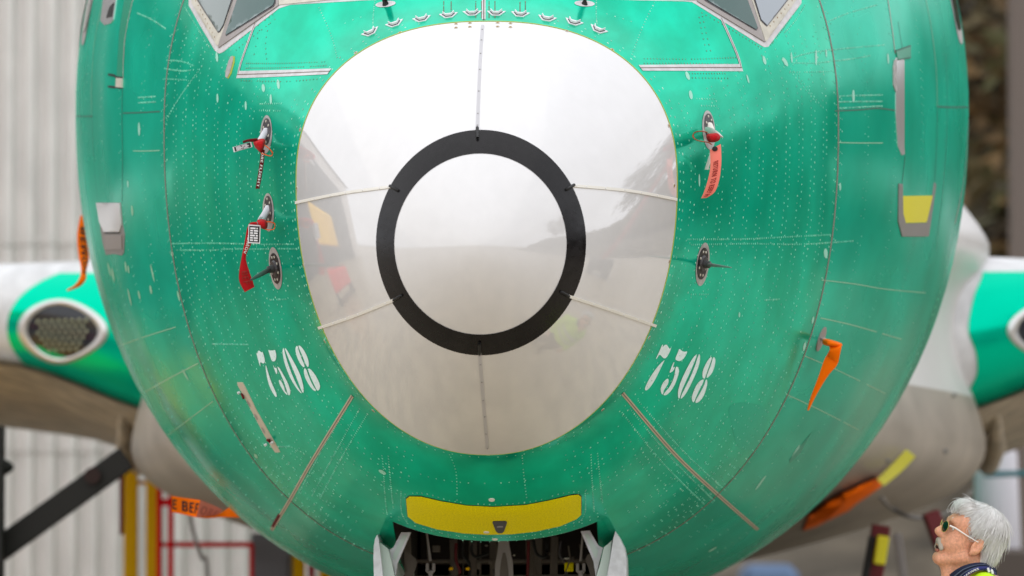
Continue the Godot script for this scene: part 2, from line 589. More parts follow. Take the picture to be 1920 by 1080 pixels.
# a patch that lies on the skin, from an outline
func skin_poly(st: SurfaceTool, poly: PackedVector2Array, off: float, most := 9.0):
	st.set_smooth_group(0)
	var idx := Geometry2D.triangulate_polygon(poly)
	var todo := []
	for k in range(0, idx.size(), 3): todo.append([poly[idx[k]], poly[idx[k + 1]], poly[idx[k + 2]]])
	while todo.size():
		var q = todo.pop_back()
		var la: float = q[0].distance_to(q[1]); var lb: float = q[1].distance_to(q[2]); var lc: float = q[2].distance_to(q[0])
		var l := maxf(la, maxf(lb, lc))
		if l > most:
			var k := 0 if l == la else 1 if l == lb else 2
			var a = q[k]; var b = q[(k + 1) % 3]; var c = q[(k + 2) % 3]
			var m = (a + b) * 0.5
			todo.append([a, m, c]); todo.append([m, b, c])
			continue
		var n := Vector3.ZERO; var p := []
		for v in q:
			var r := on(v.x, v.y)
			n += skin_n(r.x, r.y)
			p.append(skin_off(r.x, r.y, off))
		tri(st, p[0], p[1], p[2], n)

# the edge of a raised plate: from the outline at off down to the skin
func skin_edge(st: SurfaceTool, poly: PackedVector2Array, off: float, low := -0.002):
	st.set_smooth_group(-1)
	var mid := Vector3.ZERO
	var top := []; var bot := []
	for v in poly:
		var r := on(v.x, v.y)
		top.append(skin_off(r.x, r.y, off)); bot.append(skin_off(r.x, r.y, low)); mid += top[-1] / poly.size()
	for k in top.size():
		var k2 := (k + 1) % top.size()
		quad(st, top[k], top[k2], bot[k2], bot[k], (top[k] + top[k2]) * 0.5 - mid)

func dense(poly: PackedVector2Array, step := 8.0) -> PackedVector2Array:
	var out := PackedVector2Array()
	for k in poly.size():
		var a := poly[k]; var b := poly[(k + 1) % poly.size()]
		var n := maxi(1, ceili(a.distance_to(b) / step))
		for i in n: out.append(a.lerp(b, float(i) / n))
	return out

func plate(called: String, flat: Array, off: float, m: Material, parent: Node, round_ := 0, scale := 1.0, offv := Vector2.ZERO) -> MeshInstance3D:
	var poly := v2(flat, scale, offv)
	if round_: poly = rounded(poly, round_)
	poly = dense(poly)
	var st := new_st()
	skin_poly(st, poly, off)
	skin_edge(st, poly, off)
	return obj(called, done(st), m, parent, false)

func ellipse_poly(cx: float, cy: float, rx: float, ry: float, turn := 0.0, n := 28) -> PackedVector2Array:
	var p := PackedVector2Array()
	for k in n:
		var a := TAU_ * k / n
		p.append(Vector2(cx, cy) + Vector2(cos(a) * rx, sin(a) * ry).rotated(turn))
	return p

# a strip along a path of (s, t) on the skin
func strip_st(st: SurfaceTool, path: Array, width: float, off: float, taper := false):
	st.set_smooth_group(0)
	var L := []; var R := []; var N := []
	for i in path.size():
		var a: Vector2 = path[maxi(i - 1, 0)]; var b: Vector2 = path[mini(i + 1, path.size() - 1)]
		var d := skin(b.x, b.y) - skin(a.x, a.y)
		var n := skin_n(path[i].x, path[i].y)
		var side := n.cross(d).normalized() * width * 0.5
		if taper: side *= sin(PI * clampf(float(i) / (path.size() - 1), 0.04, 0.96))
		var p := skin(path[i].x, path[i].y)
		L.append(p + side); R.append(p - side); N.append(n)
	for i in path.size() - 1:
		var o0: Vector3 = N[i] * off; var o1: Vector3 = N[i + 1] * off
		quad(st, L[i] + o0, L[i + 1] + o1, R[i + 1] + o1, R[i] + o0, N[i])
		if off > 0.0015:
			st.set_smooth_group(-1)
			quad(st, L[i] + o0, L[i + 1] + o1, L[i + 1] - N[i + 1] * 0.002, L[i] - N[i] * 0.002, L[i] - R[i])
			quad(st, R[i] + o0, R[i + 1] + o1, R[i + 1] - N[i + 1] * 0.002, R[i] - N[i] * 0.002, R[i] - L[i])
			st.set_smooth_group(0)

func path_on(flat: Array, per := 5) -> Array:
	var p := []
	for k in range(0, flat.size(), 2): p.append(Vector2(flat[k], flat[k + 1]))
	var out := []
	for q in curve(p, per): out.append(on(q.x, q.y))
	return out

func strip(called: String, flat: Array, width: float, off: float, m: Material, parent: Node, per := 5) -> MeshInstance3D:
	var st := new_st()
	strip_st(st, path_on(flat, per), width, off)
	return obj(called, done(st), m, parent, false)

# axes of the tangent plane: x along the section, y aft, z out
func skin_frame(px: float, py: float, off := 0.0) -> Transform3D:
	var r := on(px, py)
	var n := skin_n(r.x, r.y)
	var u := (skin(r.x, r.y + 0.01) - skin(r.x, r.y - 0.01)).normalized()
	var v := n.cross(u).normalized()
	u = v.cross(n)
	return Transform3D(Basis(u, v, n), skin(r.x, r.y) + n * off)

func disc(st: SurfaceTool, xf: Transform3D, rx: float, ry: float, h: float, sides := 14, dome := 0.3):
	# a low button whose axis is z of xf
	var ring := []; var low := []
	for k in sides:
		var a := TAU_ * k / sides
		var c := Vector3(cos(a) * rx, sin(a) * ry, 0)
		ring.append(xf * (c * (1.0 - dome * 0.5) + Vector3(0, 0, h)))
		low.append(xf * (c + Vector3(0, 0, -0.002)))
	var top := xf * Vector3(0, 0, h * (1.0 + dome))
	for k in sides:
		var k2 := (k + 1) % sides
		tri(st, top, ring[k], ring[k2], xf.basis.z)
		quad(st, ring[k], ring[k2], low[k2], low[k], (ring[k] + ring[k2]) * 0.5 - xf.origin + xf.basis.z * 0.001)

# rivets are collected here and laid as two fields of small buttons
var rivets := [[], []]
func rivet(r: Vector2, kind := 0, size := 1.0):
	rivets[kind].append([r, size])

func rivet_row(path: Array, pitch: float, kind := 0, size := 1.0, chance := 1.0):
	var acc := 0.0; var next := pitch * 0.5
	for i in path.size() - 1:
		var a: Vector2 = path[i]; var b: Vector2 = path[i + 1]
		var l := skin(a.x, a.y).distance_to(skin(b.x, b.y))
		while next <= acc + l:
			if rng.randf() < chance:
				rivet(a.lerp(b, (next - acc) / maxf(l, 1e-6)), kind, size)
			next += pitch
		acc += l

func arc_st(s: float, t0: float, t1: float, n := 24) -> Array:
	var out := []
	for k in n + 1: out.append(Vector2(s, lerpf(t0, t1, float(k) / n)))
	return out

func lay_rivets(parent: Node):
	var button := SurfaceTool.new(); button.begin(Mesh.PRIMITIVE_TRIANGLES); button.set_smooth_group(-1)
	disc(button, Transform3D(), 0.0033, 0.0046, 0.0005, 8, 0.5)
	button.generate_normals()
	var bm := button.commit()
	for kind in 2:
		var mm := MultiMesh.new(); mm.transform_format = MultiMesh.TRANSFORM_3D; mm.use_colors = true; mm.mesh = bm
		mm.instance_count = rivets[kind].size()
		for i in rivets[kind].size():
			var r: Vector2 = rivets[kind][i][0]
			var n := skin_n(r.x, r.y)
			var k: float = rivets[kind][i][1] * rng.randf_range(0.82, 1.12)
			var f := frame_of(n)
			mm.set_instance_transform(i, Transform3D(f.scaled_local(Vector3(k, k, 1)), skin(r.x, r.y) + n * 0.0004))
			var v := rng.randf_range(0.5, 1.05)
			var c := Color(0.24, 0.70, 0.53) * v if kind == 0 else Color(0.15, 0.17, 0.10) * v
			if kind == 0 and rng.randf() < 0.12: c = Color(0.42, 0.70, 0.56)
			mm.set_instance_color(i, c)
		var o := MultiMeshInstance3D.new(); o.name = "rivets" if kind == 0 else "dark_rivets"
		o.multimesh = mm; o.material_override = M.rivet_paint
		parent.add_child(o)
		o.set_meta("kind", "stuff")

# ------------------------------------------------------------------ setting
func build_ground():
	var st := new_st()
	grid(st, 8, 8, func(u, v): return Vector3(lerpf(-500, 500, u), 0, lerpf(-500, 500, v)), false, false)
	tag(obj("ground", done(st), M.concrete), "", "", "", "structure")
	# added dark ground, out of view, that cuts bounce light on the belly
	var ap := new_st()
	grid(ap, 4, 4, func(u, v): return Vector3(lerpf(-2.2, 2.8, u), 0.004, lerpf(-21.0, -44, v)), false, false)
	tag(obj("shade_ground", done(ap), M.shade_ground_dark), "", "", "", "structure")

func build_hangar():
	# a wall of ribbed steel sheets, about 28 m behind the nose
	var z := -45.0
	var t := thing("hangar", "pale grey hangar with a wall of ribbed steel sheets behind the left wing", "hangar", Vector3(-12, 0, z))
	var core := new_st()
	box(core, Transform3D(Basis(), Vector3(-20.75, 7.0, z - 10.2)), Vector3(43.5, 14.0, 20.0), 0.05)
	obj("wall", done(core), M.sheet_metal, t)
	var roof := new_st()
	box(roof, Transform3D(Basis(), Vector3(-20.75, 14.15, z - 10.0)), Vector3(44.5, 0.3, 21.0), 0.05)
	obj("roof", done(roof), M.cabinet_grey, t)
	var pitch := 0.193; var ribs := 5
	var w := pitch * ribs
	var rows := [0.0, 2.32, 4.18, 8.0, 13.9]
	var meshes := []
	for r in 4:
		var st := new_st()
		var h: float = rows[r + 1] - rows[r] + 0.04
		var tilt := 0.02
		for k in ribs:
			# flat, flank, crest, flank
			var xs := [0.0, 0.074, 0.106, 0.160, 0.193]
			var zs := [0.0, 0.0, 0.085, 0.085, 0.0]
			for e in 4:
				var a := Vector3(k * pitch + xs[e], 0, zs[e]); var b := Vector3(k * pitch + xs[e + 1], 0, zs[e + 1])
				quad(st, a + Vector3(0, 0, tilt), b + Vector3(0, 0, tilt), b + Vector3(0, h, 0), a + Vector3(0, h, 0), Vector3(0, 0, 1))
		for k in ribs:
			quad(st, Vector3(k * pitch, 0, tilt), Vector3((k + 1) * pitch, 0, tilt), Vector3((k + 1) * pitch, 0, 0), Vector3(k * pitch, 0, 0), Vector3.DOWN)
		meshes.append(done(st).commit())
	# added dark panels, out of view, that darken reflections in the left flank
	for k in 6:
		var ds := new_st()
		box(ds, Transform3D(Basis(), Vector3(-11.2 - k * 4.9, 5.6, z + 0.28 + 0.12 * (k % 2))), Vector3(4.85, 11.2, 0.1), 0.02)
		for y in [2.2, 4.6, 7.0, 9.4]: box(ds, Transform3D(Basis(), Vector3(-11.2 - k * 4.9, y, z + 0.36 + 0.12 * (k % 2))), Vector3(4.6, 0.12, 0.06), 0.01)
		obj("added_dark_panel", done(ds), M.reflection_dark, t)
	for c in 34:
		for r in 4:
			var o := obj("wall_sheet", meshes[r], M.sheet_metal, t, false)
			o.position = Vector3(0.75 - (c + 1) * w + 12.0, rows[r] + 0.001, 0.012)

func leaf_cloud(n: int, place: Callable, size: float, tones: Array) -> MultiMeshInstance3D:
	var st := new_st()
	for k in 3:
		var b := Basis(Vector3.UP, k * 2.1).rotated(Vector3.RIGHT, 0.6 * k - 0.5)
		var c := Vector3(0.35 * cos(k * 2.1), 0.2 * k - 0.2, 0.35 * sin(k * 2.1))
		quad(st, c + b * Vector3(-0.5, 0, 0), c + b * Vector3(0, 0.08, -0.28), c + b * Vector3(0.5, 0, 0), c + b * Vector3(0, 0.08, 0.28), b * Vector3.UP)
	var mm := MultiMesh.new(); mm.transform_format = MultiMesh.TRANSFORM_3D; mm.use_colors = true; mm.mesh = done(st).commit()
	mm.instance_count = n
	for i in n:
		var p: Vector3 = place.call()
		var b := Basis.from_euler(Vector3(rng.randf_range(-1, 1), rng.randf() * TAU_, rng.randf_range(-1, 1)))
		var k := size * rng.randf_range(0.6, 1.5)
		mm.set_instance_transform(i, Transform3D(b.scaled(Vector3.ONE * k), p))
		var c: Color = tones[rng.randi() % tones.size()]
		mm.set_instance_color(i, c * rng.randf_range(0.7, 1.25))
	var o := MultiMeshInstance3D.new(); o.multimesh = mm; o.material_override = M.leaf
	return o

func hill_h(x: float, z: float) -> float:
	var far := clampf((-z - 62.0) / 55.0, 0, 1)
	var side := clampf((x - 22.0) / 45.0, 0, 1) * clampf((30.0 - z) / 40.0, 0, 1)
	var k := maxf(far * clampf((x + 6.0) / 14.0, 0, 1), side * 0.42)
	return 20.0 * k * k * (3 - 2 * k) * (0.9 + 0.1 * sin(x * 0.13 + z * 0.09))

func build_hillside():
	var st := new_st()
	grid(st, 60, 60, func(u, v):
		var x := lerpf(-12, 170, u); var z := lerpf(30, -170, v)
		return Vector3(x, hill_h(x, z) - 0.3, z))
	tag(obj("hillside", done(st), M.hill_soil), "", "", "", "structure")
	var tones := [Color(0.15, 0.10, 0.05), Color(0.11, 0.09, 0.044), Color(0.19, 0.12, 0.05), Color(0.10, 0.10, 0.044), Color(0.07, 0.06, 0.04)]
	var brush := leaf_cloud(34000, func():
		var x := rng.randf_range(-4, 110); var z := rng.randf_range(-140, 10)
		var h := hill_h(x, z)
		while h < 2.6:
			x = rng.randf_range(-4, 110); z = rng.randf_range(-140, 10); h = hill_h(x, z)
		return Vector3(x, h + rng.randf_range(0.0, 1.8) * rng.randf(), z), 0.9, tones)
	brush.name = "brush"
	add_child(brush)
	tag(brush, "brown autumn brush covering the hillside right of the aircraft", "brush", "", "stuff")
	var spots := [[9.5, -72.0, 11.0, 0], [12.5, -84.0, 13.0, 1], [16.5, -78.0, 12.0, 2], [34.0, -40.0, 13.0, 3], [46.0, -18.0, 14.0, 4]]
	var looks := ["brown leafed tree on the hillside nearest to the grey column", "tall olive brown tree farthest up the slope at the right edge", "rust brown tree further right on the slope", "dark brown tree on the right bank beside the concrete", "olive tree on the right bank nearest to the camera"]
	for q in spots:
		var base := Vector3(q[0], hill_h(q[0], q[1]) - 0.2, q[1])
		var t := thing("tree", looks[q[3]], "tree", base, "trees on the brown hillside")
		var tr := new_st()
		var hgt: float = q[2]
		tube(tr, [base, base + Vector3(0.15, hgt * 0.4, 0), base + Vector3(0.0, hgt * 0.75, 0.1)], [0.28, 0.2, 0.07], 8)
		var tips := []
		for k in 9:
			var a = k * 2.4 + q[3]; var y = hgt * (0.3 + 0.055 * k)
			var tip := base + Vector3(cos(a) * hgt * 0.24, y + hgt * 0.2, sin(a) * hgt * 0.24)
			tube(tr, [base + Vector3(0.1, y, 0), base.lerp(tip, 0.5) + Vector3(0, y * 0.4, 0), tip], [0.1, 0.06, 0.025], 6)
			tips.append(tip)
		obj("trunk", done(tr), M.bark, t)
		var crown := leaf_cloud(2600, func():
			var c: Vector3 = tips[rng.randi() % tips.size()]
			return c - base + Vector3(rng.randfn(), rng.randfn() * 0.8, rng.randfn()) * hgt * 0.085, 0.34, tones)
		crown.name = "crown"
		t.add_child(crown)
		crown.set_meta("kind", "stuff")
	# the grey brown column at the right edge
	var cb := pt(1905, 700, 52.0); cb.y = 0
	var col := thing("column", "tall grey brown column at the right edge behind the wing root", "column", cb)
	var cs := new_st()
	box(cs, Transform3D(Basis(), cb + Vector3(0.06, 6.0, 0)), Vector3(0.24, 12.0, 0.24), 0.02)
	box(cs, Transform3D(Basis(), cb + Vector3(0.06, 0.15, 0)), Vector3(0.5, 0.3, 0.5), 0.03)
	obj("shaft", done(cs), M.column_grey, col)

# ------------------------------------------------------------------ the aircraft
const BAY_HALF := 0.36
const BAY_FRONT := 1.70
const BAY_BACK := 3.5

func lp(px: float, py: float, d: float) -> Vector3:
	return plane_inv * pt(px, py, d)

func part(called: String, st, m: Material, parent: Node = null) -> MeshInstance3D:
	return obj(called, st, m, parent if parent else aircraft, false)

func skin_shell(s_list: Array) -> SurfaceTool:
	var nb := 8; var ns := 56
	var cols := 2 * (nb + ns)
	var pts := []; var uvs := []
	for s in s_list:
		sec(s)
		var n := qnl
		var phi := asin(clampf(pow(BAY_HALF / qa, n / 2.0), 0, 1))
		var row := PackedVector3Array(); var ruv := PackedVector2Array()
		for j in cols + 1:
			var k := j - (nb + ns)
			var t := 0.0
			if absi(k) <= nb: 
				var x := BAY_HALF * absf(k) / nb
				t = asin(clampf(pow(x / qa, n / 2.0), 0, 1))
			else:
				t = lerpf(phi, PI, float(absi(k) - nb) / ns)
			row.append(skin(s, t * signf(k)))
			ruv.append(Vector2(s, t * signf(k) * 1.45))
		pts.append(row); uvs.append(ruv)
	var st := new_st()
	st.set_smooth_group(0)
	for i in s_list.size() - 1:
		for j in cols:
			var k := j - (nb + ns)
			if k >= -nb and k < nb and s_list[i] >= BAY_FRONT - 0.001 and s_list[i + 1] <= BAY_BACK + 0.001: continue
			for q in [[0, 0], [0, 1], [1, 1], [0, 0], [1, 1], [1, 0]]:
				st.set_uv(uvs[i + q[0]][j + q[1]])
				st.add_vertex(pts[i + q[0]][j + q[1]])
	return done(st)

func steps(a: float, b: float, n: int) -> Array:
	var out := []
	for k in n + 1: out.append(lerpf(a, b, float(k) / n))
	return out

func build_aircraft():
	aircraft = thing("aircraft", "large airliner in green primer with a white radome and a black ring on its nose", "aircraft")
	aircraft.transform = plane_at
	var fore := steps(S_BASE, BAY_FRONT, 22) + steps(BAY_FRONT, 2.3, 16).slice(1)
	part("nose_skin", skin_shell(fore), M.primer)
	var aft := steps(2.3, BAY_BACK, 22) + steps(BAY_BACK, 5.4, 22).slice(1) + steps(5.4, 26.0, 20).slice(1)
	part("fuselage_skin", skin_shell(aft), M.primer_aft)
	var tail := new_st()
	grid(tail, 14, 40, func(u, v):
		var p := skin(26.0, v * TAU_)
		var k := pow(1.0 - u, 0.75) * 0.97 + 0.03
		return Vector3(p.x * k, 3.9 + u * 0.6 + (p.y - 3.9 ) * k - 0.0, -26.0 - u * 10.0))
	part("tail_cone", done(tail), M.primer_aft)
	build_radome()
	build_seams()
	build_windows()
	build_probes()
	build_nose_details()
	build_doors()
	build_gear_bay()
	build_wings()
	build_rivets()

func build_radome():
	var st := new_st()
	var nr := 40; var nt := 144
	var p := PackedVector3Array()
	for i in nr + 1:
		var r := float(i) / nr
		for j in nt + 1:
			p.append(skin(S_BASE * pow(r, 1.0 / 0.54), j * TAU_ / nt) if i else Vector3(0, NOSE_H, 0))
	grid_points(st, nr, nt, p, false)
	var radome := part("radome", done(st), M.radome_white)
	# black ring
	var rg := new_st()
	grid(rg, 4, 120, func(u, v):
		var a = -v * TAU_
		var c := Vector2(902, 454.8).lerp(Vector2(900.8, 457.5), u)
		var rr := Vector2(196.5, 211.0).lerp(Vector2(161.5, 169.5), u)
		return skin_point(c.x + cos(a) * rr.x, c.y + sin(a) * rr.y, 0.0011), true)
	obj("black_ring", done(rg), M.black_paint, radome, false)
	var es := new_st()
	strip_st(es, arc_st(S_BASE + 0.002, 0, TAU_, 160), 0.0038, 0.0018)
	obj("edge_sealant", done(es), M.sealant_yellow, radome, false)
	# lightning strips from the edge to the ring, each with a row of buttons and a black end cap
	for q in [[905, 47, 900, 120, 895, 243, 1], [555, 380, 640, 363, 735, 350.5, 0], [598, 615, 665, 592, 742, 561, 0], [1268, 374, 1180, 358, 1073, 348.5, 0], [1229, 611, 1150, 583, 1063, 554, 0], [915, 853, 907, 760, 899, 660, 1]]:
		var path := path_on(q.slice(0, 6), 10)
		var s2 := new_st()
		strip_st(s2, path, 0.011 if q[6] else 0.0095, 0.0016 if q[6] else 0.004)
		var ls := obj("lightning_strip", done(s2), M.radome_strip if q[6] else M.off_white, radome, false)
		var bt := new_st()
		for k in [2, 5, 8, 11, 14, 17, 19]:
			var r: Vector2 = path[k]
			var n := skin_n(r.x, r.y)
			disc(bt, Transform3D(frame_of(n), skin(r.x, r.y) + n * (0.0016 if q[6] else 0.004)), 0.0028, 0.0028, 0.0016, 8)
		obj("strip_button", done(bt), M.tag_white if not q[6] else M.dull_metal, radome, false).set_meta("kind", "stuff")
		var e := Vector2(q[4], q[5]); var inward := (Vector2(901, 456) - e).normalized()
		var cp := new_st()
		var a := e - inward * 1.5; var b := e + inward * (13.0 if not q[6] else 18.0)
		tube(cp, [skin_point(a.x, a.y, 0.002), skin_point(a.x, a.y, 0.006), skin_point(b.x, b.y, 0.006), skin_point(b.x, b.y, 0.002)], 0.0052, 8)
		obj("strip_cap", done(cp), M.black_rubber, radome, false)
	for q in [[667, 99], [563, 243], [557, 353], [569, 497], [609, 640], [700, 770], [843, 843], [988, 842], [1130, 768], [1217, 633], [1255, 490], [1264, 348], [1254, 236], [1148, 93], [1063, 58], [750, 61], [855, 45], [881, 43.5], [933, 43], [957, 44], [855, 52], [881, 50.5], [933, 50], [957, 51]]:
		var sc := new_st()
		disc(sc, skin_frame(q[0], q[1], 0.0004), 0.0078, 0.0078, 0.0008, 14, 0.2)
		var so := obj("screw", done(sc), M.cream_metal, radome, false)
		var sl := new_st()
		disc(sl, skin_frame(q[0], q[1], 0.0014), 0.0048, 0.0048, 0.0006, 10, 0.2)
		# the slotted head
		obj("screw_head", done(sl), M.brass, radome, false)

func build_seams():
	# production joint behind the nose section
	for q in [[0.013, 0.0012, M.seam_grey], [0.005, 0.0020, M.seam_dark]]:
		var st := new_st()
		strip_st(st, arc_st(2.3, 0.25, TAU_ - 0.25, 130), q[0], q[1])
		part("joint_sealant" if q[0] > 0.01 else "joint_gap", done(st), q[2])
	# keel panel joints
	for q in [[661, 742, 588, 860, 545, 935, 509, 994], [1167, 737, 1262, 848, 1340, 922, 1421, 993]]:
		strip("panel_joint", q, 0.013, 0.0014, M.beige_strip, aircraft, 8)
		strip("panel_gap", q, 0.0028, 0.0022, M.seam_dark, aircraft, 8)
	# bare strips below the cockpit
	for q in [[445, 140, 530, 137.5, 618, 134], [447, 137, 452, 118, 463, 86, 479, 42], [1201, 127.5, 1300, 127, 1391, 127], [1389, 127, 1384, 108, 1370, 74, 1352, 34]]:
		var wide: bool = absf(q[0] - q[2]) > 20
		strip("bare_strip", q, 0.026 if wide else 0.016, 0.0012, M.bare_white, aircraft, 8)
		strip("panel_gap", q, 0.0032, 0.0019, M.seam_dark, aircraft, 8)
	strip("bare_strip", [907, -6, 907, 16, 907, 37], 0.012, 0.0012, M.bare_white, aircraft)
	strip("panel_gap", [907, -6, 907, 16, 907, 37], 0.0042, 0.0019, M.seam_dark, aircraft)
	# fine lines on the aft skin: [px path], width, material
	for q in [[[193, 0, 177, 81, 172, 160, 172, 218], 0.014, M.seam_pale], [[250, -4, 236, 61, 232, 110, 231, 146], 0.012, M.seam_grey], [[137, 218, 155, 218, 174, 218], 0.006, M.seam_green], [[231, 212, 265, 211, 300, 209], 0.006, M.seam_green],
			[[1735, -4, 1747, 60, 1755, 130, 1757, 200], 0.014, M.seam_pale], [[1757, 200, 1780, 201, 1820, 201], 0.007, M.seam_green], [[1565, 208, 1610, 206, 1645, 203, 1678, 207], 0.006, M.seam_green], [[1664, -4, 1672, 50, 1678, 100], 0.012, M.seam_grey], [[1684, 40, 1690, 80, 1696, 100], 0.006, M.seam_green],
			[[1773, 100, 1776, 200, 1770, 330, 1755, 470], 0.006, M.seam_green], [[1817, 205, 1808, 330, 1790, 420], 0.02, M.seam_grey],
			[[272, 735, 320, 708, 372, 681], 0.008, M.seam_pale], [[205, 655, 270, 632, 330, 613], 0.006, M.seam_pale], [[316, 815, 360, 782, 400, 752], 0.006, M.seam_pale],
			[[1540, 525, 1600, 532, 1660, 542, 1735, 549], 0.006, M.seam_pale], [[1538, 596, 1600, 610, 1690, 636], 0.007, M.seam_pale], [[1508, 667, 1570, 694, 1660, 738], 0.006, M.seam_pale], [[1474, 739, 1540, 770, 1610, 806], 0.006, M.seam_pale],
			[[1757, 203, 1756, 270, 1752, 342], 0.008, M.seam_green], [[1697, 292, 1694, 320, 1691, 344], 0.008, M.seam_green], [[172, 219, 176, 300, 184, 378], 0.007, M.seam_green], [[230, 166, 229, 212, 230, 300, 229, 378], 0.007, M.seam_green], [[250, 283, 275, 283, 300, 282], 0.006, M.seam_pale], [[1570, 267, 1610, 268, 1655, 268], 0.006, M.seam_pale]]:
		strip("panel_line", q[0], q[1] * (0.6 if q[2] == M.seam_pale else 0.8), 0.0010, q[2], aircraft)

func build_windows():
	plate("window_surround", [354, -60, 354, 10, 372, 42, 403, 95, 411, 100.5, 418, 98, 523, 16, 545, 9, 640, 3.5, 720, -1, 910, -5, 1100, -3, 1200, 1, 1280, 2.5, 1297, 4, 1309, 11, 1432, 88.5, 1440, 88, 1452, 72, 1502, 7, 1506, -60, 1380, -170, 910, -210, 440, -170], 0.0009, M.bare_white, aircraft)
	plate("window_sill", [524, 10, 640, -1.5, 740, -6, 910, -10, 1090, -8, 1200, -3.5, 1304, 1, 1310, -28, 910, -36, 524, -24], 0.004, M.cream_metal, aircraft)
	for q in [["side_window", M.cream_metal, [361, 6, 362, -40, 440, -120, 462, -90, 439.5, 0, 411, 86.5, 408, 86], M.window_haze, [374, 0, 411.5, 60, 415, 59, 422, 47, 437, 0, 455, -62, 430, -90, 366, -24]],
			["side_window", M.cream_metal, [1492, 0, 1488, -50, 1420, -130, 1385, -95, 1408, 0, 1433.5, 78.5, 1436, 77], M.window_haze_blue, [1473, 0, 1435.5, 48.6, 1432.5, 46, 1424, 37.5, 1413, 0, 1396, -62, 1418, -95, 1478, -30]],
			["sliding_window", M.taupe_metal, [411, 90.5, 523, 11.5, 526, -24, 528, -150, 480, -150, 462, -80, 440.3, 0, 413, 79], M.window_glass, [427.5, 66.5, 514, 12, 517, 6, 518, -20, 520, -140, 488, -140, 470, -75, 448, 0, 426.5, 63.5]],
			["sliding_window", M.taupe_metal, [1433, 79.5, 1306.5, 3.5, 1304, -24, 1302, -150, 1362, -150, 1384, -80, 1407, 0, 1431, 74], M.window_glass, [1414.5, 56.5, 1322, 1.5, 1316, -6, 1313, -30, 1312, -140, 1352, -140, 1374, -80, 1398, 0, 1417.5, 52]],
			["windshield", M.taupe_metal, [535, -30, 700, -40, 898, -44, 898, -250, 600, -220], M.window_glass, [552, -42, 700, -52, 886, -56, 886, -238, 612, -208]],
			["windshield", M.taupe_metal, [1295, -32, 1100, -42, 922, -44, 922, -250, 1240, -220], M.window_glass, [1278, -44, 1100, -54, 934, -56, 934, -238, 1228, -208]]]:
		var poly := rounded(v2(q[2]), 1) if q[0] == "windshield" else v2(q[2])
		poly = dense(poly)
		var st := new_st(); skin_poly(st, poly, 0.005); skin_edge(st, poly, 0.005)
		var fr := part(q[0], done(st), q[1])
		var gp := dense(v2(q[4]))
		var seal := PackedVector2Array(); var mid := Vector2.ZERO
		for v in gp: mid += v / gp.size()
		for v in gp: seal.append(v + (v - mid).normalized() * 2.4)
		var s1 := new_st(); skin_poly(s1, seal, 0.0062); skin_edge(s1, seal, 0.0062)
		obj("window_seal", done(s1), M.dark_metal, fr, false)
		var s2 := new_st(); skin_poly(s2, gp, 0.0078)
		obj("glass", done(s2), q[3], fr, false)
	# screws along the cream frames
	for q in [[365, 0, 405, 76, 9], [1488, 0, 1440, 55, 7]]:
		for k in q[4]:
			var u = (k + 0.3) / q[4]
			var st := new_st()
			disc(st, skin_frame(lerpf(q[0], q[2], u) + (3.0 if q[0] < 900 else -3.0), lerpf(q[1], q[3], u), 0.005), 0.0036, 0.0036, 0.0008, 8)
			part("frame_screw", done(st), M.brass)

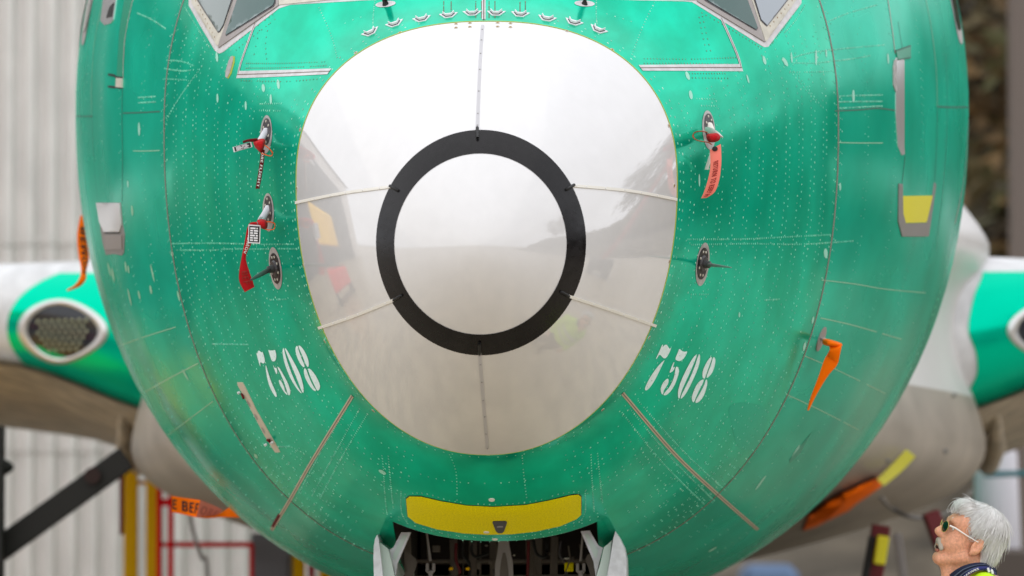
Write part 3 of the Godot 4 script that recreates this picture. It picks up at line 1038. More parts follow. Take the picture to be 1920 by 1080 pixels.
func build_probes():
	# oval base plates: [cx, cy, rx, ry, tilt] outer and inner
	for q in [["probe_base", 499.5, 252, 11.0, 36, 0.04, 500.5, 247, 7.6, 25], ["probe_base", 503.5, 398, 10.6, 36, -0.03, 504, 392, 7.0, 25], ["vane_base", 517, 503, 11.3, 40, -0.14, 517, 503, 8.4, 29], ["probe_base", 1328.5, 244, 12.0, 37, -0.08, 1328.5, 237, 8.2, 24], ["vane_base", 1317, 495.5, 12.0, 41, 0.13, 1316.5, 494, 9.2, 30]]:
		var a := ellipse_poly(q[1], q[2], q[3], q[4], q[5], 32)
		var st := new_st(); skin_poly(st, a, 0.0012)
		var base := part(q[0], done(st), M.bare_metal)
		var b := ellipse_poly(q[6], q[7], q[8], q[9], q[5], 30)
		var s2 := new_st(); skin_poly(s2, b, 0.0035); skin_edge(s2, b, 0.0035)
		var vane: bool = q[0] == "vane_base"
		obj("mounting_plate", done(s2), M.tag_black if vane else M.dark_metal, base, false)
		for k in (8 if vane else 6):
			var ang := TAU_ * k / (8.0 if vane else 6.0) + 0.4
			var p := Vector2(q[6], q[7]) + Vector2(cos(ang) * q[8] * 0.68, sin(ang) * q[9] * 0.78).rotated(q[5])
			var s3 := new_st()
			disc(s3, skin_frame(p.x, p.y, 0.0036), 0.0052, 0.0052, 0.0015, 8)
			obj("bolt", done(s3), M.cream_metal, base, false)
		if vane:
			var hub := skin_frame(q[6], q[7], 0.0036)
			var s4 := new_st()
			disc(s4, hub, 0.03, 0.03, 0.006, 18)
			disc(s4, Transform3D(hub.basis, hub.origin + hub.basis.z * 0.006), 0.014, 0.014, 0.02, 14)
			obj("vane_hub", done(s4), M.dark_metal, base, false)
			var tip := lp(471, 524.5, 16.82) if q[6] < 900 else lp(1371, 501.5, 16.9)
			var root := hub.origin + hub.basis.z * 0.018
			var s5 := new_st()
			var chord := (Vector3.UP * 0.45 + Vector3(0, 0, 1)).normalized()
			tube(s5, [root, root.lerp(tip, 0.12), root.lerp(tip, 0.6), tip], [0.006, 0.011, 0.0095, 0.0045] if q[6] < 900 else [0.008, 0.0075, 0.005, 0.002], 10, 0.75, chord)
			obj("vane", done(s5), M.dull_metal if q[6] > 900 else M.dark_metal, base, false)
		else:
			# the mast of the pitot probe and its forward tube
			var r := on(q[6], q[7] - 3.0)
			var d: float = (plane_at * skin(r.x, r.y) - EYE).dot(-aim.z)
			var p0 := skin_off(r.x, r.y, 0.0)
			var side := -1.0 if q[6] < 900 else 1.0
			var p1 := lp(q[6] + side * (14.0 if side < 0 else 8.0), q[7] + (20.0 if side < 0 else 14.0), d - 0.03)
			var p2 := lp(q[6] + side * (20.0 if side < 0 else 13.0), q[7] + (28.0 if side < 0 else 21.0), d - 0.21)
			var s4 := new_st()
			tube(s4, [p0, p0.lerp(p1, 0.5), p1, p1.lerp(p2, 0.3)], [0.015, 0.0135, 0.013, 0.011], 12, 0.8)
			obj("probe_mast", done(s4), M.off_white if side > 0 else M.door_white, base, false)
			var s5 := new_st()
			tube(s5, [p1, p1.lerp(p2, 0.5), p2], [0.011, 0.009, 0.007], 10)
			obj("probe_tube", done(s5), M.dull_metal, base, false)
	# temperature probe plate on the right
	var te := ellipse_poly(1539, 635.5, 5.2, 24, 0.33, 26)
	var st := new_st(); skin_poly(st, te, 0.004); skin_edge(st, te, 0.004)
	part("probe_base", done(st), M.taupe_metal)

func stencil(flat_lists: Array, off: Vector2):
	for d in flat_lists:
		var st := new_st()
		for f in d:
			skin_poly(st, rounded(v2(f, 1.0 / 7.7125, off), 1), 0.0009, 7.0)
		part("digit", done(st), M.digit_paint)

func build_nose_details():
	var l := Vector2(460, 630)
	stencil([
		[[155, 225, 172, 262, 185, 215, 205, 208, 240, 238, 255, 222, 288, 345, 282, 385, 265, 398, 212, 372, 224, 438, 214, 436], [292, 425, 307, 428, 330, 520, 370, 640, 430, 780, 460, 850, 455, 885, 430, 870, 380, 790, 335, 680, 310, 560]],
		[[332, 195, 360, 207, 400, 208, 435, 195, 452, 270, 445, 345, 418, 368, 385, 362, 355, 270], [397, 398, 432, 470, 448, 446, 468, 510, 456, 562, 430, 500], [460, 442, 490, 448, 545, 540, 620, 680, 657, 790, 650, 845, 632, 860, 612, 830, 590, 740, 530, 580], [490, 628, 520, 645, 560, 720, 580, 800, 600, 815, 615, 858, 570, 820, 515, 730, 488, 665]],
		[[562, 170, 575, 250, 620, 400, 700, 610, 770, 750, 826, 830, 790, 815, 710, 710, 630, 560, 565, 380, 540, 240, 545, 180], [570, 165, 600, 190, 640, 260, 720, 400, 790, 540, 835, 680, 850, 790, 838, 828, 815, 790, 750, 620, 650, 380, 590, 230]],
		[[760, 137, 775, 210, 815, 320, 865, 430, 850, 458, 800, 410, 750, 310, 725, 200, 735, 150], [768, 133, 800, 140, 850, 200, 905, 310, 925, 400, 912, 455, 885, 430, 830, 290, 785, 190], [855, 460, 885, 475, 910, 560, 970, 700, 1035, 795, 990, 790, 930, 720, 870, 610, 847, 520], [905, 480, 925, 462, 970, 500, 1040, 600, 1085, 710, 1080, 765, 1045, 795, 1020, 750, 950, 600]]], l)
	stencil([
		[[395, 120, 408, 125, 400, 165, 425, 130, 460, 122, 480, 150, 500, 188, 530, 160, 505, 230, 460, 310, 425, 325, 395, 305, 375, 275, 350, 270, 315, 332, 302, 328, 350, 230], [430, 350, 380, 450, 310, 600, 250, 700, 200, 765, 155, 790, 142, 765, 165, 700, 230, 580, 320, 450, 415, 352]],
		[[642, 175, 680, 215, 720, 228, 765, 215, 720, 310, 665, 360, 620, 360, 578, 335, 620, 240], [560, 375, 573, 378, 545, 460, 582, 440, 560, 500, 495, 540, 520, 470], [590, 450, 610, 438, 635, 470, 640, 520, 610, 620, 560, 740, 490, 830, 440, 858, 410, 850, 440, 805, 500, 740, 560, 620, 580, 520], [465, 610, 490, 625, 485, 680, 450, 740, 415, 790, 418, 805, 400, 850, 378, 820, 372, 760, 400, 680]],
		[[905, 250, 880, 330, 800, 520, 720, 690, 670, 810, 645, 910, 625, 890, 622, 800, 660, 660, 750, 470, 840, 310], [930, 252, 946, 300, 930, 420, 870, 570, 790, 740, 720, 860, 660, 915, 670, 860, 720, 760, 800, 600, 870, 430, 910, 300]],
		[[1115, 297, 1105, 350, 1060, 470, 1015, 610, 1000, 620, 975, 590, 980, 500, 1030, 390, 1080, 315], [1130, 300, 1155, 310, 1167, 360, 1150, 450, 1110, 550, 1030, 620, 1050, 540, 1100, 420], [1000, 622, 985, 680, 930, 780, 890, 870, 855, 960, 830, 945, 820, 890, 850, 790, 900, 690, 950, 640], [1040, 622, 1050, 680, 1030, 770, 990, 880, 920, 960, 870, 967, 890, 910, 950, 810, 1010, 690, 1020, 640]]], Vector2(1190, 630))
	# yellow access panel under the radome
	var yp := [762, 935, 768, 930.5, 790, 931, 830, 940, 875, 947.5, 925, 950, 985, 946.5, 1030, 938, 1070, 928.5, 1084, 927, 1089, 931, 1089, 964, 1080, 972, 1050, 985, 1005, 995, 960, 1000, 915, 1001, 870, 998.5, 820, 991, 780, 979, 765, 967]
	var big := []
	for k in range(0, yp.size(), 2):
		big.append(925 + (yp[k] - 925) * 1.008); big.append(963 + (yp[k + 1] - 963) * 1.035)
	plate("panel_gap", big, 0.0012, M.black_rubber, aircraft)
	var panel := plate("access_panel", yp, 0.0035, M.panel_yellow, aircraft)
	plate("latch", [925, 975, 948, 974.5, 950.5, 977, 945, 993, 941, 996.5, 934, 996.5, 930, 993, 923.5, 977], 0.007, M.dark_metal, panel)
	plate("latch_button", [932, 983, 943, 982.5, 943, 984.5, 932, 985], 0.0085, M.taupe_metal, panel)
	for q in [[922, 937], [912, 996], [928, 1011]]:
		var st := new_st()
		disc(st, skin_frame(q[0], q[1], 0.0036 if q[1] > 990 and q[1] < 1000 else 0.0005), 0.0115, 0.0115, 0.002, 18)
		part("fastener", done(st), M.off_white)
	# vortex generators above the radome
	for q in [[695, 62, -0.42], [740, 46, -0.32], [791, 37, -0.22], [841, 30, -0.14], [885, 26, -0.05], [930, 26, 0.04], [975, 28, 0.12], [1025, 36, 0.22], [1075, 43, 0.32], [1121, 57, 0.42]]:
		var f := skin_frame(q[0], q[1], 0.0)
		# x across (to the right), y up the slope
		var x := Vector3(1, 0, 0).rotated(Vector3(0, 0, 1), -q[2])
		x = (x - f.basis.z * x.dot(f.basis.z)).normalized()
		var fr := Transform3D(Basis(x, f.basis.z.cross(x), f.basis.z), f.origin)
		var st := new_st()
		prism(st, v2([-0.032, 0.026, -0.013, -0.021, 0.013, -0.021, 0.032, 0.026]), fr.translated_local(Vector3(0, 0, 0.001)), 0.003)
		var vg := part("vortex_generator", done(st), M.tag_white)
		var s2 := new_st()
		for e in [[-0.019, 0.022, -0.0085, -0.010], [0.019, 0.022, 0.0085, -0.010], [-0.0085, -0.0105, 0.0085, -0.0105]]:
			var a := fr * Vector3(e[0], e[1], 0.007); var b := fr * Vector3(e[2], e[3], 0.007)
			bar(s2, a, b, 0.0022, 0.0105, 0.0004, fr.basis.z)
		obj("fin", done(s2), M.tag_white, vg, false)
		var s3 := new_st()
		for e in [[-0.0215, 0.018, -0.0098, -0.0128], [0.0215, 0.018, 0.0098, -0.0128], [-0.0098, -0.0132, 0.0098, -0.0132]]:
			bar(s3, fr * Vector3(e[0], e[1], 0.0035), fr * Vector3(e[2], e[3], 0.0035), 0.0022, 0.0022, 0.0003, fr.basis.z)
		obj("shadow_gap", done(s3), M.black_rubber, vg, false)  # black bars drawn for the shadowed gap along the fins
	# wiper roots
	for q in [[723, 7, 715, -60], [1096, 6, 1106, -60]]:
		var e := ellipse_poly(q[0], q[1] + 1, 19, 5.6, -0.12 if q[0] < 900 else 0.05)
		var st := new_st(); skin_poly(st, e, 0.0013)
		var wb := part("wiper_base", done(st), M.bare_white)
		var s2 := new_st()
		var a := skin_point(q[0], q[1] + 2, 0.0)
		var r := on(q[0], q[1])
		tube(s2, [a, a + skin_n(r.x, r.y) * 0.03 + Vector3(0, 0.01, 0), skin_point(lerpf(q[0], q[2], 0.4), lerpf(q[1], q[3], 0.4), 0.045), skin_point(q[2], q[3], 0.03)], [0.012, 0.011, 0.009, 0.006], 10)
		obj("wiper_arm", done(s2), M.stand_black, wb, false)
	# plate beside the window and the slotted drain plate on the left
	# a patch of darker green low on the right
	for q in [[[1362, 752, 1440, 758, 1436, 800, 1424, 842, 1384, 846, 1372, 800], 0]]:
		var pst := new_st(); skin_poly(pst, rounded(v2(q[0]), 2), 0.0004, 14.0)
		part("darker_patch", done(pst), M.patch_green if q[1] == 0 else M.primer_light)
	plate("vent_plate_edge", [433, 104, 443, 107, 431, 148.5, 421, 144], 0.0012, M.sealant_yellow, aircraft, 1)
	plate("vent_plate", [432, 105, 440, 107, 429, 147, 421.5, 143], 0.0025, M.bare_metal, aircraft, 1)
	var dp := plate("drain_plate", [105, 112, 170, 112, 205, 170, 350, 470, 560, 840, 648, 995, 585, 1000, 520, 900, 430, 750, 300, 500, 190, 290, 110, 150], 0.002, M.beige_strip, aircraft, 0, 1.0 / 6.754, Vector2(430, 700))
	for q in [[250, 378], [345, 548], [437, 717]]:
		var st := new_st()
		skin_poly(st, ellipse_poly(430 + q[0] / 6.754, 700 + q[1] / 6.754, 7.0, 1.5, 1.05, 14), 0.0028)
		obj("slot", done(st), M.dull_metal, dp, false)
	# red plugs with white caps at both ends of the drain plate
	for q in [[455, 738, 462, 744, 451, 735], [503, 824, 510, 822, 501, 832], [503, 824, 511, 825, 513, 828]]:
		var dps := new_st()
		tube(dps, [skin_point(q[0], q[1], 0.004), skin_point(q[2], q[3], 0.012)], 0.0045, 8)
		obj("plug", done(dps), M.dark_red_cloth, dp, false)
		var dpc := new_st()
		tube(dpc, [skin_point(q[4], q[5], 0.003), skin_point(q[4], q[5], 0.012)], 0.005, 8)
		obj("plug_cap", done(dpc), M.tag_white, dp, false)
	plate("red_label", [522, 963, 526, 966, 514, 988, 509, 986], 0.003, M.dark_red_cloth, aircraft)
	# pale touched-up spots: [px, py, length, width, turn]
	for q in [[407, 107, 11, 3, 1.5], [494, 165, 9, 4, 1.5], [522, 158, 11, 3.5, 1.45], [508, 186, 11, 2.6, 1.55], [408, 184, 10, 2.3, 1.55], [461, 198, 10, 2.4, 1.55], [261, 242, 15, 2.6, 1.55], [248, 395, 12, 2.4, 1.5], [323, 476, 6, 3, 1.4], [335, 555, 12, 2, 1.35], [205, 505, 16, 2, 1.35], [212, 515, 16, 2.4, 1.4], [236, 500, 12, 2, 1.45], [241, 505, 9, 1.8, 1.45], [286, 512, 20, 1.8, 1.35], [283, 543, 10, 2.5, 1.4], [243, 557, 20, 1.8, 1.35], [261, 553, 10, 2, 1.35], [348, 703, 14, 2.4, 1.05], [1433, 113, 10, 3.6, 1.3], [1472, 116, 11, 4, 1.05], [1484, 108, 12, 2, 1.5], [1530, 108, 17, 2.4, 1.55], [1549, 100, 9, 1.8, 1.5], [1600, 180, 14, 3, 1.55], [1295, 178, 10, 4, 1.4], [1402, 148, 10, 2, 1.3], [1289, 142, 10, 4, 1.2], [1575, 350, 9, 2.2, 1.55], [1548, 475, 11, 4.5, 1.5], [1386, 590, 6, 2, 1.6], [1311, 338, 14, 1.8, 1.55], [1508, 650, 10, 3, 1.8], [1524, 600, 8, 2.4, 1.8], [717, 885, 9, 4, 0.5], [480, 855, 6, 3, 1.0], [1490, 850, 22, 2.6, 2.1], [1426, 905, 20, 2.2, 2.2], [1336, 1030, 11, 2, 2.6], [1676, 140, 15, 2.4, 1.5], [1665, 110, 12, 2, 1.5], [240, 345, 8, 2, 1.5]]:
		var st := new_st()
		skin_poly(st, ellipse_poly(q[0], q[1], q[2] * 0.85, q[3] * 0.8, q[4], 16), 0.0007, 12.0)
		part("touch_up_spot", done(st), M.seam_pale if q[0] < 700 and q[1] > 380 else M.mint_paint)
	# dark fastener line low on the right
	var st := new_st()
	skin_poly(st, PackedVector2Array([Vector2(1522, 810), Vector2(1526, 803), Vector2(1500, 850), Vector2(1482, 868), Vector2(1480, 862)]), 0.0008, 12.0)
	part("scrape", done(st), M.green_scrape)

func build_doors():
	# left service door: grip recess, hinge block, step pocket
	var grip := plate("door_handle", [195, -3, 218.6, -3, 213.5, 37, 208, 44, 197, 47, 189, 39], 0.003, M.bright_metal, aircraft)
	plate("handle_pocket", [208, 12, 215.5, 5, 213.5, 20, 211.5, 31, 201, 34, 204.5, 20], 0.0045, M.black_rubber, grip)
	plate("hinge_block", [220, 146, 230.5, 147, 230.5, 164.5, 219, 163.5], 0.006, M.cream_metal, aircraft)
	for q in [[203, 139.5, 209, 140.5, 216, 142], [216, 144, 222, 145, 230, 146], [203, 162, 210, 163, 217, 163.5], [217, 163, 223, 164, 230, 164.5]]:
		strip("hinge_line", q, 0.008, 0.0016, M.black_rubber, aircraft, 3)
	plate("door_edge_band", [233, 0, 247, 0, 234, 60, 229, 144, 219, 143, 224, 60], 0.001, M.seam_pale if false else M.green_flat, aircraft)
	var pocket := plate("step_pocket", [182, 379.5, 227, 380, 230.5, 421, 234.5, 440, 233, 473, 229, 479, 214, 476, 199, 478, 193, 456, 189, 430, 186, 405], 0.0015, M.dull_metal, aircraft)
	plate("step_lid", [182.5, 380, 226.5, 380.5, 230, 421, 226, 434.5, 197, 434.5, 188.5, 416], 0.006, M.bright_metal, pocket)
	strip("lid_gap", [197, 435.5, 211, 435.5, 225, 435.5], 0.008, 0.004, M.black_rubber, pocket, 3)
	plate("step_grate", [198, 441, 230, 441, 230.5, 467, 198, 467.5], 0.005, M.taupe_metal, pocket)
	# right entry door
	plate("door_frame", [1679, 108, 1695, 112, 1695, 278, 1696, 289, 1690, 291, 1683, 275, 1679, 215], 0.002, M.bright_metal, aircraft)
	plate("door_pad", [1676, 112, 1679.5, 112, 1680, 170, 1678, 171, 1674, 160, 1673.5, 125], 0.004, M.bare_metal, aircraft)
	plate("hinge_block", [1679, 96, 1690, 91, 1706, 86, 1706, 108, 1692, 110, 1682, 111], 0.004, M.green_flat, aircraft)
	for q in [[1678, 96, 1690, 91.5, 1706, 86], [1682, 112, 1694, 110, 1706, 108]]:
		strip("hinge_line", q, 0.005, 0.005, M.seam_green, aircraft, 3)
	plate("door_foot", [1684, 344, 1691, 345, 1692, 400, 1697, 419, 1736, 418, 1747, 370, 1751, 342, 1754, 346, 1740, 443, 1690, 443, 1683, 415], 0.004, M.dull_metal, aircraft)
	plate("yellow_patch", [1691, 367.5, 1748, 366.5, 1740, 410, 1735, 417, 1697, 418, 1692, 400], 0.003, M.patch_yellow, aircraft)
	# cabin windows on both sides behind the doors
	var s0 := on(163, 30).x
	for side in [-1.0, 1.0]:
		for k in 7:
			var s := s0 + k * 0.51 + (0.25 if side > 0 else 0.0)
			var st := new_st(); var s2 := new_st()
			for e in [[st, 0.15, 0.235, 0.002], [s2, 0.112, 0.18, 0.004]]:
				var ring := []
				for a in 24:
					var an := TAU_ * a / 24
					var dx = signf(cos(an)) * pow(absf(cos(an)), 0.6) * e[1]; var dy = signf(sin(an)) * pow(absf(sin(an)), 0.6) * e[2]
					var sec_t = side * (1.82 + dy / 1.9)
					ring.append(skin_off(s + dx, sec_t, e[3]))
				var cen := skin_off(s, side * 1.82, e[3])
				e[0].set_smooth_group(0)
				for a in 24: tri(e[0], cen, ring[a], ring[(a + 1) % 24], Vector3(side, 0, 0))
			var w := part("cabin_window", done(st), M.bare_metal)
			obj("pane", done(s2), M.window_glass, w, false)

func plate3(called: String, flat: Array, d: float, depth: float, m: Material, parent: Node) -> MeshInstance3D:
	# a plate whose face looks forward, from an outline surveyed at distance d, running aft by depth
	var o := lp(960, 540, d)
	var poly := PackedVector2Array()
	for k in range(0, flat.size(), 2):
		var p := lp(flat[k], flat[k + 1], d) - o
		poly.append(Vector2(p.x, p.y))
	var st := new_st()
	prism(st, poly, Transform3D(Basis(), o - Vector3(0, 0, depth * 0.5)), depth)
	return obj(called, done(st), m, parent, false)

func build_gear_bay():
	var st := new_st()
	var mid := (BAY_FRONT + BAY_BACK) * 0.5; var ln := BAY_BACK - BAY_FRONT
	for s in [-1.0, 1.0]:
		grid(st, 24, 4, func(a, b):
			var ss := lerpf(BAY_FRONT, BAY_BACK, a)
			sec(ss)
			var p := skin(ss, s * asin(pow(BAY_HALF / qa, qnl / 2.0)))
			return Vector3(p.x + s * 0.002, lerpf(p.y - 0.001, 2.40, b), p.z), s < 0)
	box(st, Transform3D(Basis(), Vector3(0, 2.40, -mid)), Vector3(0.8, 0.03, ln + 0.06))
	box(st, Transform3D(Basis(), Vector3(0, 1.98, -BAY_BACK - 0.03)), Vector3(0.7, 0.9, 0.03))
	box(st, Transform3D(Basis(), Vector3(0, 2.04, -BAY_FRONT - 0.02)), Vector3(0.7, 0.7, 0.03))
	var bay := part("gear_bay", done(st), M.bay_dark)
	# edge of the opening
	var lip := new_st()
	grid(lip, 40, 1, func(u, v):
		var x := lerpf(-BAY_HALF, BAY_HALF, u)
		sec(BAY_FRONT)
		var p := skin(BAY_FRONT, signf(x) * asin(pow(absf(x) / qa, qnl / 2.0)))
		return p + Vector3(0, v * 0.03, -v * 0.002))
	obj("bay_lip", done(lip), M.dull_metal, bay, false)
	# ribs, pipes and brackets of the bay
	var rb := new_st()
	for q in [[762, 1000, 766, 1090, 18.5], [850, 1010, 853, 1090, 19.2], [887, 1010, 886, 1090, 19.3], [925, 1010, 926, 1090, 19.4], [996, 1010, 996, 1090, 19.3], [1010, 1010, 1008, 1090, 19.1], [1040, 1005, 1038, 1090, 19.2]]:
		bar(rb, lp(q[0], q[1], q[4]), lp(q[2], q[3], q[4]), 0.012, 0.03, 0.002)
	for q in [[760, 1052, 1110, 1052, 19.35], [760, 1083, 1110, 1080, 19.0]]:
		bar(rb, lp(q[0], q[1], q[4]), lp(q[2], q[3], q[4]), 0.02, 0.014, 0.002)
	obj("bay_rib", done(rb), M.bay_grey, bay, false).set_meta("kind", "stuff")
	for q in [[800, 1000, 807, 1052, 18.3], [1093, 1000, 1089, 1052, 18.3]]:
		var s2 := new_st()
		tube(s2, [lp(q[0], q[1], q[4]), lp(q[2], q[3], q[4])], [0.0042, 0.0055], 10)
		var rod := obj("link_rod", done(s2), M.grey_pipe, bay, false)
		var s3 := new_st()
		for e in [-6.0, 6.0]:
			bar(s3, lp(q[2] + e, q[3] + 4, q[4]), lp(q[2] + e, q[3] + 20, q[4]), 0.006, 0.012, 0.002)
		bar(s3, lp(q[2] - 7, q[3] + 20, q[4]), lp(q[2] + 7, q[3] + 20, q[4]), 0.012, 0.012, 0.003)
		bar(s3, lp(q[2], q[3] + 20, q[4]), lp(q[2], q[3] + 44, q[4]), 0.012, 0.016, 0.003)
		obj("fork", done(s3), M.grey_pipe, bay, false)
	for q in [[[759, 1034, 766, 1035, 780, 1047, 783, 1055, 780, 1066, 774, 1082, 756, 1082, 765, 1068, 760, 1050], 772, 1052], [[1102, 1040, 1108, 1037, 1116, 1045, 1114, 1060, 1118, 1085, 1109, 1085, 1104, 1066, 1098, 1048], 1108, 1047]]:
		var b := plate3("bracket", q[0], 18.25, 0.012, M.bay_grey, bay)
		var s2 := new_st()
		disc(s2, Transform3D(Basis(), lp(q[1], q[2], 18.245)), 0.009, 0.009, 0.001, 16, 0.0)
		obj("bracket_hole", done(s2), M.black_rubber, bay, false)
	for q in [[[[887, 1012], [884, 1032], [892, 1044], [915, 1038]], M.black_rubber], [[[1000, 1012], [1006, 1038], [1022, 1044], [1026, 1020]], M.black_rubber], [[[855, 1018], [855, 1050], [862, 1070], [858, 1090]], M.maroon], [[[991, 1015], [990, 1050], [989, 1090]], M.maroon], [[[868, 1018], [868, 1040], [880, 1058], [879, 1090]], M.black_rubber], [[[1052, 1015], [1050, 1040], [1062, 1060], [1060, 1090]], M.dark_metal]]:
		var pts := []
		for e in q[0]: pts.append(lp(e[0], e[1], 18.9))
		var s2 := new_st()
		tube(s2, curve(pts, 5), 0.006, 8)
		obj("hose", done(s2), q[1], bay, false)
	for q in [[1067, 1063, 0.034, 0.034, M.panel_yellow], [846, 1066, 0.014, 0.012, M.stand_yellow], [877, 1066, 0.014, 0.012, M.stand_yellow], [1063, 1047, 0.022, 0.005, M.off_white], [964, 1041, 0.008, 0.006, M.off_white], [912, 1023, 0.012, 0.006, M.grey_pipe]]:
		var s2 := new_st()
		box(s2, Transform3D(Basis(), lp(q[0], q[1], 18.8)), Vector3(q[2], q[3], 0.03), 0.003)
		obj("fitting", done(s2), q[4], bay, false)
	# smaller pipes and clips on the roof and back of the bay
	var pr := RandomNumberGenerator.new(); pr.seed = 21
	var small := new_st()
	for k in 14:
		var x := pr.randf_range(772, 1098); var dd := pr.randf_range(18.7, 19.4)
		var y0 := pr.randf_range(1005, 1030)
		tube(small, [lp(x, y0, dd), lp(x + pr.randf_range(-4, 4), y0 + 25, dd), lp(x + pr.randf_range(-14, 14), 1092, dd)], pr.randf_range(0.002, 0.0045), 6)
	for k in 10:
		box(small, Transform3D(Basis(), lp(pr.randf_range(765, 1105), pr.randf_range(1015, 1080), pr.randf_range(18.8, 19.3))), Vector3(pr.randf_range(0.01, 0.035), pr.randf_range(0.008, 0.03), 0.02), 0.002)
	obj("pipework", done(small), M.bay_grey, bay, false).set_meta("kind", "stuff")
	# drag strut in the middle, and the nose leg with its two wheels
	var strut := plate3("drag_strut", [936, 1012, 954, 1012, 957, 1030, 962, 1055, 963, 1090, 960, 1200, 934, 1200, 929, 1090, 929, 1058, 934, 1030], 18.6, 0.05, M.grey_pipe, aircraft)
	plate3("strut_recess", [944, 1036, 948, 1036, 951, 1048, 954, 1070, 955, 1095, 938, 1095, 938, 1070, 941, 1048], 18.597, 0.004, M.bay_grey, strut)
	var leg := new_st()
	tube(leg, [Vector3(0, 1.40, -2.9), Vector3(0, 0.95, -2.9)], 0.07, 16)
	tube(leg, [Vector3(0, 1.0, -2.9), Vector3(0, 0.33, -2.9)], 0.045, 16)
	tube(leg, [Vector3(-0.22, 0.34, -2.9), Vector3(0.22, 0.34, -2.9)], 0.035, 12)
	part("nose_leg", done(leg), M.door_white)
	for s in [-1.0, 1.0]:
		var ty := new_st()
		tube(ty, [Vector3(s * 0.12, 0.34, -2.9), Vector3(s * 0.135, 0.34, -2.9), Vector3(s * 0.2, 0.34, -2.9), Vector3(s * 0.265, 0.34, -2.9), Vector3(s * 0.28, 0.34, -2.9)], [0.28, 0.325, 0.34, 0.325, 0.28], 32)
		var wheel := part("nose_wheel", done(ty), M.black_rubber)
		var hb := new_st()
		tube(hb, [Vector3(s * 0.12, 0.34, -2.9), Vector3(s * 0.284, 0.34, -2.9)], 0.16, 24)
		obj("rim", done(hb), M.bare_metal, wheel, false)
	# doors, each a curved leaf with a liner and a hinge arm
	for q in [[[708, 1002, 704, 1010, 701.5, 1025, 701, 1045, 702, 1080, 705, 1180, 722, 1180, 719, 1080, 714.5, 1040, 711, 1012], [711.5, 1016, 720, 1022, 728.5, 1029.5, 735, 1052, 741, 1082, 746, 1180, 722.3, 1180, 719.3, 1080, 714.8, 1040], [753, 998, 771, 998, 746, 1056, 743, 1082, 740, 1066, 731, 1031, 738.5, 1026], [756, 1003, 765, 1003, 744, 1048, 738.5, 1050, 738, 1040]],
			[[1154, 996, 1150, 1010, 1144, 1050, 1138.5, 1080, 1133, 1180, 1170, 1180, 1174.5, 1080, 1175, 1050, 1171.5, 1028, 1162, 1008], [1147.5, 1013, 1140, 1020, 1132.5, 1026, 1126, 1055, 1118, 1082, 1110, 1180, 1132.7, 1180, 1138.2, 1080, 1143.7, 1048], [1089, 996, 1106, 994.5, 1122.5, 1023, 1131, 1027, 1122, 1062, 1117.5, 1082, 1113, 1052], [1096, 1001, 1103, 1000, 1122, 1032, 1119, 1046, 1116, 1046]]]:
		var leaf := plate3("gear_door", q[0], 17.80, 1.5, M.door_white, aircraft)
		plate3("door_liner", q[1], 17.84, 1.4, M.door_tint, leaf)
		var arm := plate3("door_arm", q[2], 17.9, 0.05, M.door_white, leaf)
		plate3("arm_recess", q[3], 17.898, 0.004, M.door_tint, leaf)

# ------------------------------------------------------------------ wings and belly fairing
func wing_sta(x: float) -> Array:
	# leading edge s, top, bottom of the nose, chord
	return [pchip([1.5, 2.3, 3.1, 6.0, 14.0], [11.2, 11.6, 12.15, 14.0, 18.5], x, 0.5, 0.56), pchip([1.5, 2.3, 3.1, 6.0, 14.0], [3.19, 3.18, 3.17, 3.42, 4.2], x, 0.0, 0.1), pchip([1.5, 2.3, 3.1, 6.0, 14.0], [2.08, 2.30, 2.58, 2.86, 3.75], x, 0.35, 0.1), pchip([1.5, 3.1, 6.0, 14.0], [7.6, 6.8, 4.9, 2.6], x, -0.5, -0.25)]

func wing_pt(x: float, v: float) -> Vector3:
	# v runs 0..1 from the upper trailing edge over the nose (0.5) to the lower trailing edge; the nose takes v 0.3..0.7
	var q := wing_sta(absf(x))
	var hm: float = (q[1] + q[2]) * 0.5; var T: float = (q[1] - q[2]) * 0.5
	var nose: float = minf(T * 1.15, 0.6)
	if v >= 0.3 and v <= 0.7:
		var a := (v - 0.5) / 0.2 * PI * 0.5
		return Vector3(x, hm - T * sin(a), -(q[0] + nose * (1.0 - cos(a))))
	var u := ((0.3 - v) if v < 0.3 else (v - 0.7)) / 0.3
	var s: float = q[0] + nose + u * (q[3] - nose)
	if v < 0.3: return Vector3(x, q[1] + 0.06 * sin(u * PI * 0.8) - 0.55 * u * u, -s)
	return Vector3(x, q[2] - 0.30 * sin(u * PI) - 0.12 * u + 0.16 * u * u * T, -s)

func wing_face(x: float, h: float, off := 0.0) -> Vector3:
	var q := wing_sta(absf(x))
	var hm: float = (q[1] + q[2]) * 0.5; var T: float = (q[1] - q[2]) * 0.5
	var nose: float = minf(T * 1.15, 0.6)
	var k := clampf((hm - h) / T, -1, 1)
	return Vector3(x, h, -(q[0] + nose * (1.0 - sqrt(1.0 - k * k))) + off)

